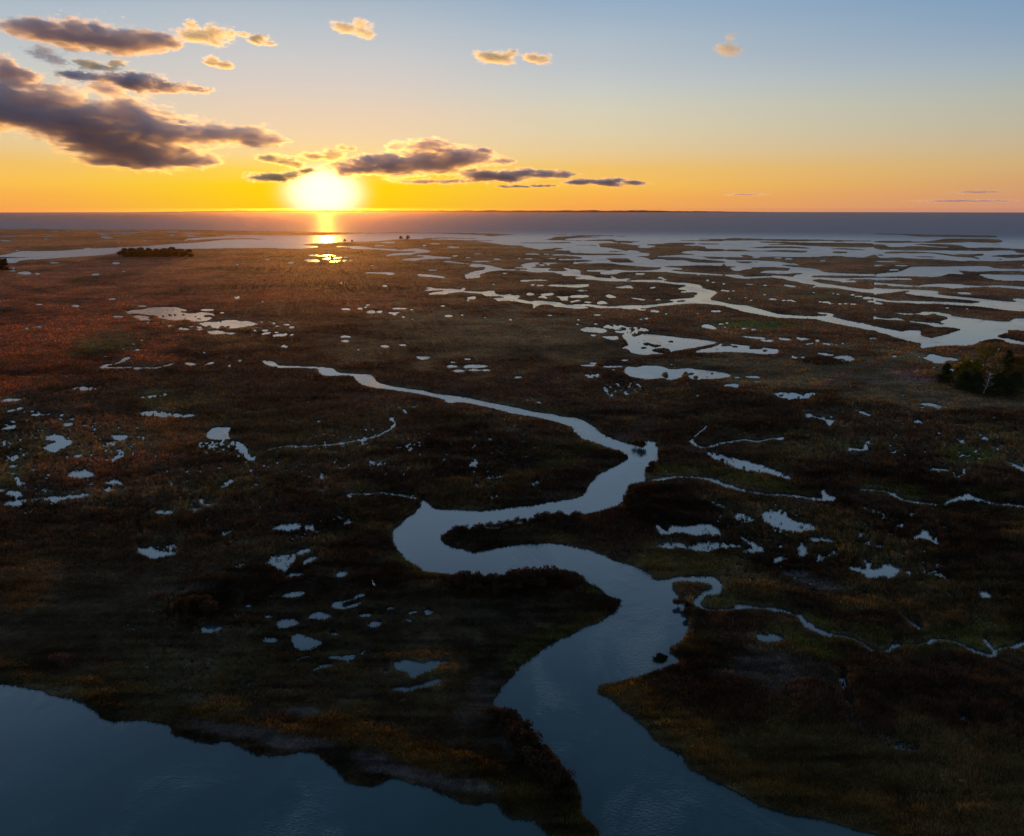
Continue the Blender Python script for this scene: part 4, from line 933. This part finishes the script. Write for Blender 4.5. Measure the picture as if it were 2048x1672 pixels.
row([(1268,893),(1280,896),(1290,896)],4,.9,1.2,'dark shrub jutting into the upper creek by the small cove','shrubs by the small cove',2)
row([(365,1225),(400,1215),(430,1235)],9,1.0,1.5,'dark shrub in the clump beside the rounded pool on the flat','shrubs beside the rounded pool',10)
row([(1352,1210),(1380,1222),(1374,1240)],4,.7,1.0,'dark shrub on the neck between the creek and its loop','shrubs on the neck by the creek loop',3)

# egret on the flat
def egret(px,py):
    root=empty('egret',place(px,py,.28)); tag(root,'white egret standing on the flat above the looped pool','bird'); mw=mat_plain('white_plumage',(.8,.8,.78,1)); md=mat_plain('bird_leg',(.05,.045,.04,1))
    V=[];Fc=[]
    tube(V,Fc,[(-.30,0,.52),(-.2,0,.56),(-.05,0,.62),(.1,0,.68),(.17,0,.76),(.15,0,.86),(.12,0,.95),(.16,0,1.02),(.22,0,1.03),(.27,0,1.02)],[.01,.06,.11,.09,.05,.03,.026,.032,.034,.015],8)
    mesh_np('body',V,Fc,mw,root,smooth=True)
    V=[];Fc=[]; tube(V,Fc,[(.26,0,1.02),(.34,0,1.005),(.40,0,.995)],[.014,.009,.003],5); mesh_np('bill',V,Fc,mat_plain('yellow_bill',(.5,.33,.04,1)),root)
    for s in(-1,1):
        V=[];Fc=[]; tube(V,Fc,[(0,.05*s,.58),(.02,.05*s,.3),(0,.05*s,0),(.06,.05*s,-.01)],[.018,.012,.01,.008],5); mesh_np('leg',V,Fc,md,root)
    root.scale=(1.1,1.1,1.1); root.rotation_euler=(0,0,2.4)
egret(748,1181)

# ---------------------------------------------------------------- sun, sky
SUNPX=(648,385)
sx,sy,sz=[float(v) for v in ray(*SUNPX)]; SD=Vector((sx,sy,sz)).normalized()
SEL=math.asin(SD.z); SAZ=math.atan2(SD.x,SD.y)
sun=bpy.data.lights.new('sun','SUN'); sun.energy=2.2; sun.angle=math.radians(.5); sun.color=(1,.48,.06)
so=bpy.data.objects.new('sun',sun); COL.objects.link(so); so.rotation_euler=SD.to_track_quat('Z','Y').to_euler()
def world():
    w=bpy.data.worlds.new('World'); sc.world=w; w.use_nodes=True; t=N(w.node_tree); t.n.clear()
    out=t.new('ShaderNodeOutputWorld'); bg=t.new('ShaderNodeBackground'); bg.inputs[1].default_value=.1
    tc=t.new('ShaderNodeTexCoord').outputs['Generated']
    sep=t.new('ShaderNodeSeparateXYZ'); t.link(tc,sep.inputs[0])
    el=t.math('MULTIPLY',t.math('ARCSINE',sep.outputs[2]),57.29578)
    elf=t.math('SQRT',t.math('DIVIDE',t.math('MAXIMUM',el,0),90))
    def ramp(stops):
        r=t.new('ShaderNodeValToRGB'); r.color_ramp.interpolation='B_SPLINE' if False else 'LINEAR'; e=r.color_ramp.elements
        while len(e)>1: e.remove(e[-1])
        for i,(d,c) in enumerate(stops):
            p=math.sqrt(d/90); q=e[0] if i==0 else e.new(p)
            q.position=p; q.color=lin(*c)
        t.link(elf,r.inputs[0]); return r.outputs[0]
    far=ramp([(0,(204,146,128)),(.7,(212,155,118)),(1.6,(214,163,116)),(2.6,(212,176,126)),(3.7,(202,181,146)),(5.0,(190,183,163)),(6.6,(178,183,174)),(8.2,(160,177,187)),(9.5,(145,168,191)),(11,(128,160,190)),(12.5,(118,154,189)),(18,(160,190,220)),(25,(158,188,220)),(30,(122,152,186)),(36,(84,112,142)),(46,(58,84,108)),(90,(40,64,92))])  # all ramps: band above the view brightened, zenith darkened, to shape water reflections
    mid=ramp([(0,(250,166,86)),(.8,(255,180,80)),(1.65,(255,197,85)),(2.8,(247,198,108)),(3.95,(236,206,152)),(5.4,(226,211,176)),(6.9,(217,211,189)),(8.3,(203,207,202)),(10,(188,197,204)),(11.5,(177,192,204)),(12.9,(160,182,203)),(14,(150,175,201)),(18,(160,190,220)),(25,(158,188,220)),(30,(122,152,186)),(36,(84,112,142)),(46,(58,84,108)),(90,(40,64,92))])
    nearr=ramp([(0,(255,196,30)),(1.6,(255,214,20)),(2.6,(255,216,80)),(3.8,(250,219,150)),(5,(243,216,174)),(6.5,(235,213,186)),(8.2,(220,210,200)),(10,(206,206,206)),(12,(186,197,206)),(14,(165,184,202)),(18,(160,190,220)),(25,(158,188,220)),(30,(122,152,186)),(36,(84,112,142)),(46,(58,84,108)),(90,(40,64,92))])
    # azimuth away from the sun
    az=t.math('ARCTAN2',sep.outputs[0],sep.outputs[1])
    da=t.math('ABSOLUTE',t.math('MULTIPLY',t.math('SUBTRACT',az,SAZ),57.29578))
    da=t.math('MINIMUM',da,t.math('SUBTRACT',360,da))
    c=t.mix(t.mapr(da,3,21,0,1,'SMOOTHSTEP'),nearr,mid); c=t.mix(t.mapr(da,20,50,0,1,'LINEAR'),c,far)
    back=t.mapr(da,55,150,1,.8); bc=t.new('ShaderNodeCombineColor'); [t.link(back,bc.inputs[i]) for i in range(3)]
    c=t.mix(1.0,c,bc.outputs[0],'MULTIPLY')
    # glow round the sun
    dot=t.new('ShaderNodeVectorMath',operation='DOT_PRODUCT'); t.link(tc,dot.inputs[0]); dot.inputs[1].default_value=SD
    ang0=t.math('MULTIPLY',t.math('ARCCOSINE',t.math('MINIMUM',dot.outputs['Value'],1.0)),57.29578)
    up=t.math('MULTIPLY',t.math('SUBTRACT',el,math.degrees(SEL)),1.15)
    ang=t.math('SQRT',t.math('ADD',t.math('MULTIPLY',ang0,ang0),t.math('MULTIPLY',up,up)))
    g1=t.math('POWER',2.71828,t.math('MULTIPLY',t.math('POWER',t.math('DIVIDE',ang,2.65),4.0),-1.0))
    g2=t.math('POWER',2.71828,t.math('MULTIPLY',t.math('DIVIDE',ang,2.0),-1.0))
    gl=t.new('ShaderNodeCombineColor')
    t.link(t.math('ADD',t.math('MULTIPLY',g1,.8),t.math('MULTIPLY',g2,.5)),gl.inputs[0]); t.link(t.math('ADD',t.math('MULTIPLY',g1,.75),t.math('MULTIPLY',g2,.22)),gl.inputs[1]); t.link(t.math('MULTIPLY',g1,.95),gl.inputs[2])
    c=t.mix(1.0,c,gl.outputs[0],'ADD')
    k=t.new('ShaderNodeVectorMath',operation='SCALE'); t.link(c,k.inputs[0]); k.inputs['Scale'].default_value=10
    sky=t.new('ShaderNodeTexSky',sky_type='NISHITA',sun_disc=False); sky.sun_elevation=SEL; sky.sun_rotation=SAZ; sky.air_density=1.5; sky.dust_density=2
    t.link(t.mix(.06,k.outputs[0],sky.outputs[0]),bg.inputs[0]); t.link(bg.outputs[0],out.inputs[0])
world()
#@@CLOUDS@@
# ---------------------------------------------------------------- clouds: real vapour volumes hung far out over the bay
CLOUD_D=9000.0
def cloud(label,blobs,dens,alb,g=.62,dist=CLOUD_D,seed=1,amp=1.0,nsc=1.0,thick=1.0):
    """blobs: (px,py,rx,ry) lobes of the cloud as seen; built at true size `dist` metres out"""
    cx=sum(b[0] for b in blobs)/len(blobs); cyy=sum(b[1] for b in blobs)/len(blobs)
    def at(px,py):
        d=Vector([float(v) for v in ray(px,py)]); h=math.hypot(d.x,d.y); return d*(dist/h)
    c0=at(cx,cyy)+Vector((0,0,HCAM)); rr=random.Random(seed)
    azi=math.atan2(c0.x,c0.y); inv=Matrix.Rotation(azi,3,'Z')
    bm=bmesh.new(); k=dist/F; lobes=[]
    for (px,py,rx,ry) in blobs:
        p=inv@(at(px,py)+Vector((0,0,HCAM))-c0)
        dep=max(ry*1.6,min(rx,ry*3.0))*k*thick; rad=(rx*k,dep,ry*k); lobes.append((p,rad))
        bmesh.ops.create_icosphere(bm,subdivisions=3,radius=1.0,matrix=Matrix.Translation(p)@Matrix.Diagonal((rad[0]*1.42,rad[1]*1.42,rad[2]*1.45,1)))
    me=bpy.data.meshes.new('cloud'); bm.to_mesh(me); bm.free()
    mn=sum(b[3] for b in blobs)/len(blobs)
    m,t,out=material('cloud_vapour')
    tc=t.new('ShaderNodeTexCoord').outputs['Object']
    cur=None
    for p,rad in lobes:
        a=t.new('ShaderNodeVectorMath',operation='SUBTRACT'); t.link(tc,a.inputs[0]); a.inputs[1].default_value=p
        b=t.new('ShaderNodeVectorMath',operation='DIVIDE'); t.link(a.outputs[0],b.inputs[0]); b.inputs[1].default_value=rad
        c=t.new('ShaderNodeVectorMath',operation='LENGTH'); t.link(b.outputs[0],c.inputs[0]); l=c.outputs['Value']
        if cur is None: cur=l
        else:
            q=t.n.new('ShaderNodeMath'); q.operation='SMOOTH_MIN'; t.link(cur,q.inputs[0]); t.link(l,q.inputs[1]); q.inputs[2].default_value=.5; cur=q.outputs[0]
    s=1/(mn*k*.9)*nsc
    n=t.noise(t.mapping(tc,(s*.28,s*.28,s*.95),(0,.22,rr.random()*3)),1.0,8,.60,.55)
    n2=t.noise(t.mapping(tc,(s*.16,s*.16,s*.30),(0,.1,rr.random()*3)),1.0,2,.5)
    n3=t.noise(t.mapping(tc,(s*1.5,s*1.5,s*4.2),(0,.22,rr.random()*3)),1.0,5,.65,.4)
    nn=t.math('ADD',t.math('MULTIPLY',t.mapr(n,.28,.72,-1,1,'LINEAR'),.55),t.math('ADD',t.math('MULTIPLY',t.mapr(n2,.3,.7,-1,1,'LINEAR'),.14),t.math('MULTIPLY',t.mapr(n3,.28,.72,-1,1,'LINEAR'),.42)))
    x=t.math('ADD',t.math('SUBTRACT',.90,cur),t.math('MULTIPLY',nn,amp))
    d=t.math('MULTIPLY',t.math('POWER',t.mapr(x,.16,.40,0,1,'LINEAR'),1.1),dens/(mn*k))
    pv=t.new('ShaderNodeVolumePrincipled'); pv.inputs['Color'].default_value=alb; pv.inputs['Anisotropy'].default_value=g
    t.link(d,pv.inputs['Density']); t.link(pv.outputs[0],out.inputs['Volume'])
    me.materials.append(m)
    o=bpy.data.objects.new('cloud',me); COL.objects.link(o); o.location=c0; o.rotation_euler=(0,0,-azi)
    rm=o.modifiers.new('fuse','REMESH'); rm.mode='VOXEL'; rm.voxel_size=max(min(b[3] for b in blobs)*k*.35,12)
    tag(o,label,'cloud','clouds of the sunset sky'); return o
DK=(.975,.922,.945,1); GD=(.99,.965,.84,1)  # vapour tints: purple dusk shade and golden sunlight put into the colour
cloud('large dark purple cloud bank reaching in from the left edge',[(-60,215,125,48),(60,225,115,46),(160,235,115,52),(250,240,95,42),(330,262,95,36),(420,268,75,27),(500,272,55,20),(545,280,28,13),(210,290,85,30),(300,312,105,26),(400,322,50,17),(210,322,62,16),(215,182,44,24)],2.4,DK,.66,9000,1,.85,.8)
cloud('dark centred cloud with glowing rim high in the upper left',[(85,60,52,22),(140,66,64,28),(200,72,64,26),(255,78,54,20),(312,82,40,14)],2.3,DK,.62,7000,2,.9,.8)
cloud('ragged golden wisp trailing right of the dark centred cloud',[(385,72,34,11),(430,66,34,16),(462,72,16,12)],1.1,GD,.66,7000,3,1.1)
cloud('short golden wisp slanting down at the end of the upper trail',[(488,70,16,6),(516,78,22,8),(540,86,12,5)],1.1,GD,.66,7000,4,1.1)
cloud('small puff above the golden wisps of the upper trail',[(384,48,14,10)],1.1,GD,.66,7000,5)
cloud('small bright golden cloud alone below the upper trail',[(425,122,18,11),(448,128,18,8)],1.6,GD,.66,7500,6,.8)
cloud('long slanting golden streak above the dark cloud bank',[(150,150,42,9),(210,156,50,11),(270,163,50,16),(330,172,50,12),(390,180,32,8)],2.0,DK,.64,8000,7)
cloud('purple cloud tuft at the left edge above the dark bank',[(5,138,38,24),(45,148,36,13)],3.0,DK,.62,9000,8,.9)
cloud('faint grey smudge under the dark centred cloud',[(88,104,28,12),(112,116,20,11)],.55,DK,.5,7000,9,1.2)
cloud('pair of small pinkish wisps over the golden streak',[(180,130,32,8),(228,130,22,8)],1.1,GD,.64,7500,10,1.1)
cloud('white gold wisp at the top left of centre',[(690,55,26,10),(722,52,20,17),(740,64,12,11)],1.0,GD,.64,7000,11,1.1)
cloud('left half of the golden pair of puffs at top centre',[(985,114,38,11),(1012,112,28,11)],1.1,GD,.66,7000,12)
cloud('right half of the golden pair of puffs at top centre',[(1062,113,20,10),(1086,116,22,9)],1.1,GD,.66,7000,13)
cloud('faint pale puff alone in the upper right',[(1455,98,28,12),(1462,74,18,7)],.45,GD,.6,7000,14,1.1)
cloud('large purple cloud just right of and above the sun',[(690,339,44,17),(725,334,52,22),(790,328,66,30),(850,324,66,28),(910,320,66,24),(960,320,48,15),(1000,322,30,9),(850,292,66,16),(900,302,48,16),(790,294,26,12)],2.1,DK,.70,11000,15,.9)
cloud('flat purple cloud stretching right under the large cloud beside the sun',[(960,352,55,14),(1020,351,66,14),(1080,349,54,11),(1130,349,38,7),(870,363,90,6)],2.3,DK,.66,11000,16,.95)
cloud('small flat purple cloud at the right end of the low row',[(1165,365,34,7),(1215,364,40,9),(1265,366,38,6)],2.6,DK,.6,12000,17,.95)
cloud('thin purple sliver hanging under the low row',[(1030,373,46,3),(1080,372,40,3)],2.2,DK,.6,12000,18)
cloud('bright gold puff at the upper left of the sun',[(545,316,28,10),(572,321,26,11),(592,327,18,8)],1.4,GD,.68,11000,19,1.1)
cloud('blazing puff directly above the sun',[(628,313,24,9),(662,308,28,11)],1.4,GD,.68,11000,20,1.1)
cloud('amber cloud at the left shoulder of the sun',[(518,355,32,10),(550,354,30,11),(582,350,30,9),(612,342,24,7)],2.0,GD,.66,11000,21)
cloud('little bright puff at the upper left of the large cloud beside the sun',[(684,294,13,7),(702,296,12,6)],1.3,GD,.66,11000,22)
cloud('small scrap of cloud above the right end of the large cloud beside the sun',[(966,300,20,6)],1.6,DK,.62,11000,23)
cloud('long thin streak low on the right horizon',[(1910,402,80,3),(1980,402,40,2.6)],1.3,DK,.6,14000,24)
cloud('short thin streak above the long right horizon streak',[(1955,384,46,2.6)],1.3,DK,.6,14000,25)
cloud('faint streak low right of centre over the horizon',[(1490,389,46,2.6)],1.0,DK,.6,14000,26)
sc.cycles.volume_bounces=12
sc.cycles.volume_step_rate=.35
sc.cycles.volume_max_steps=400
def haze():  # orange volume added to spread a warm glow below the sun
    m,t,out=material('glow_haze'); pv=t.new('ShaderNodeVolumePrincipled'); pv.inputs['Color'].default_value=(1,.55,.32,1); pv.inputs['Density'].default_value=HAZE_D; pv.inputs['Anisotropy'].default_value=HAZE_G
    t.link(pv.outputs[0],out.inputs['Volume'])
    bm=bmesh.new(); bmesh.ops.create_cube(bm,size=1,matrix=Matrix.Translation((0,0,24.5))@Matrix.Diagonal((25800,25800,53,1))); me=bpy.data.meshes.new('haze'); bm.to_mesh(me); bm.free(); me.materials.append(m)
    o=bpy.data.objects.new('haze',me); COL.objects.link(o); tag(o,kind='stuff')
HAZE_D=1.15e-5; HAZE_G=.89
haze()
# ---------------------------------------------------------------- camera
cam=bpy.data.cameras.new('camera'); cam.sensor_fit='HORIZONTAL'; cam.angle=2*math.atan(1024/F); cam.clip_start=.5; cam.clip_end=250000
co=bpy.data.objects.new('camera',cam); COL.objects.link(co); co.location=(0,0,HCAM); co.rotation_euler=(math.pi/2-PITCH,0,0); sc.camera=co
sc.render.resolution_x=1024; sc.render.resolution_y=836
vs_=sc.view_settings; vs_.view_transform='Standard'; vs_.look='None'; vs_.exposure=0; vs_.gamma=1; vs_.use_curve_mapping=False
cy=sc.cycles; cy.use_denoising=True; cy.max_bounces=6; cy.diffuse_bounces=2; cy.glossy_bounces=2; cy.transmission_bounces=4; cy.transparent_max_bounces=8; cy.sample_clamp_indirect=4
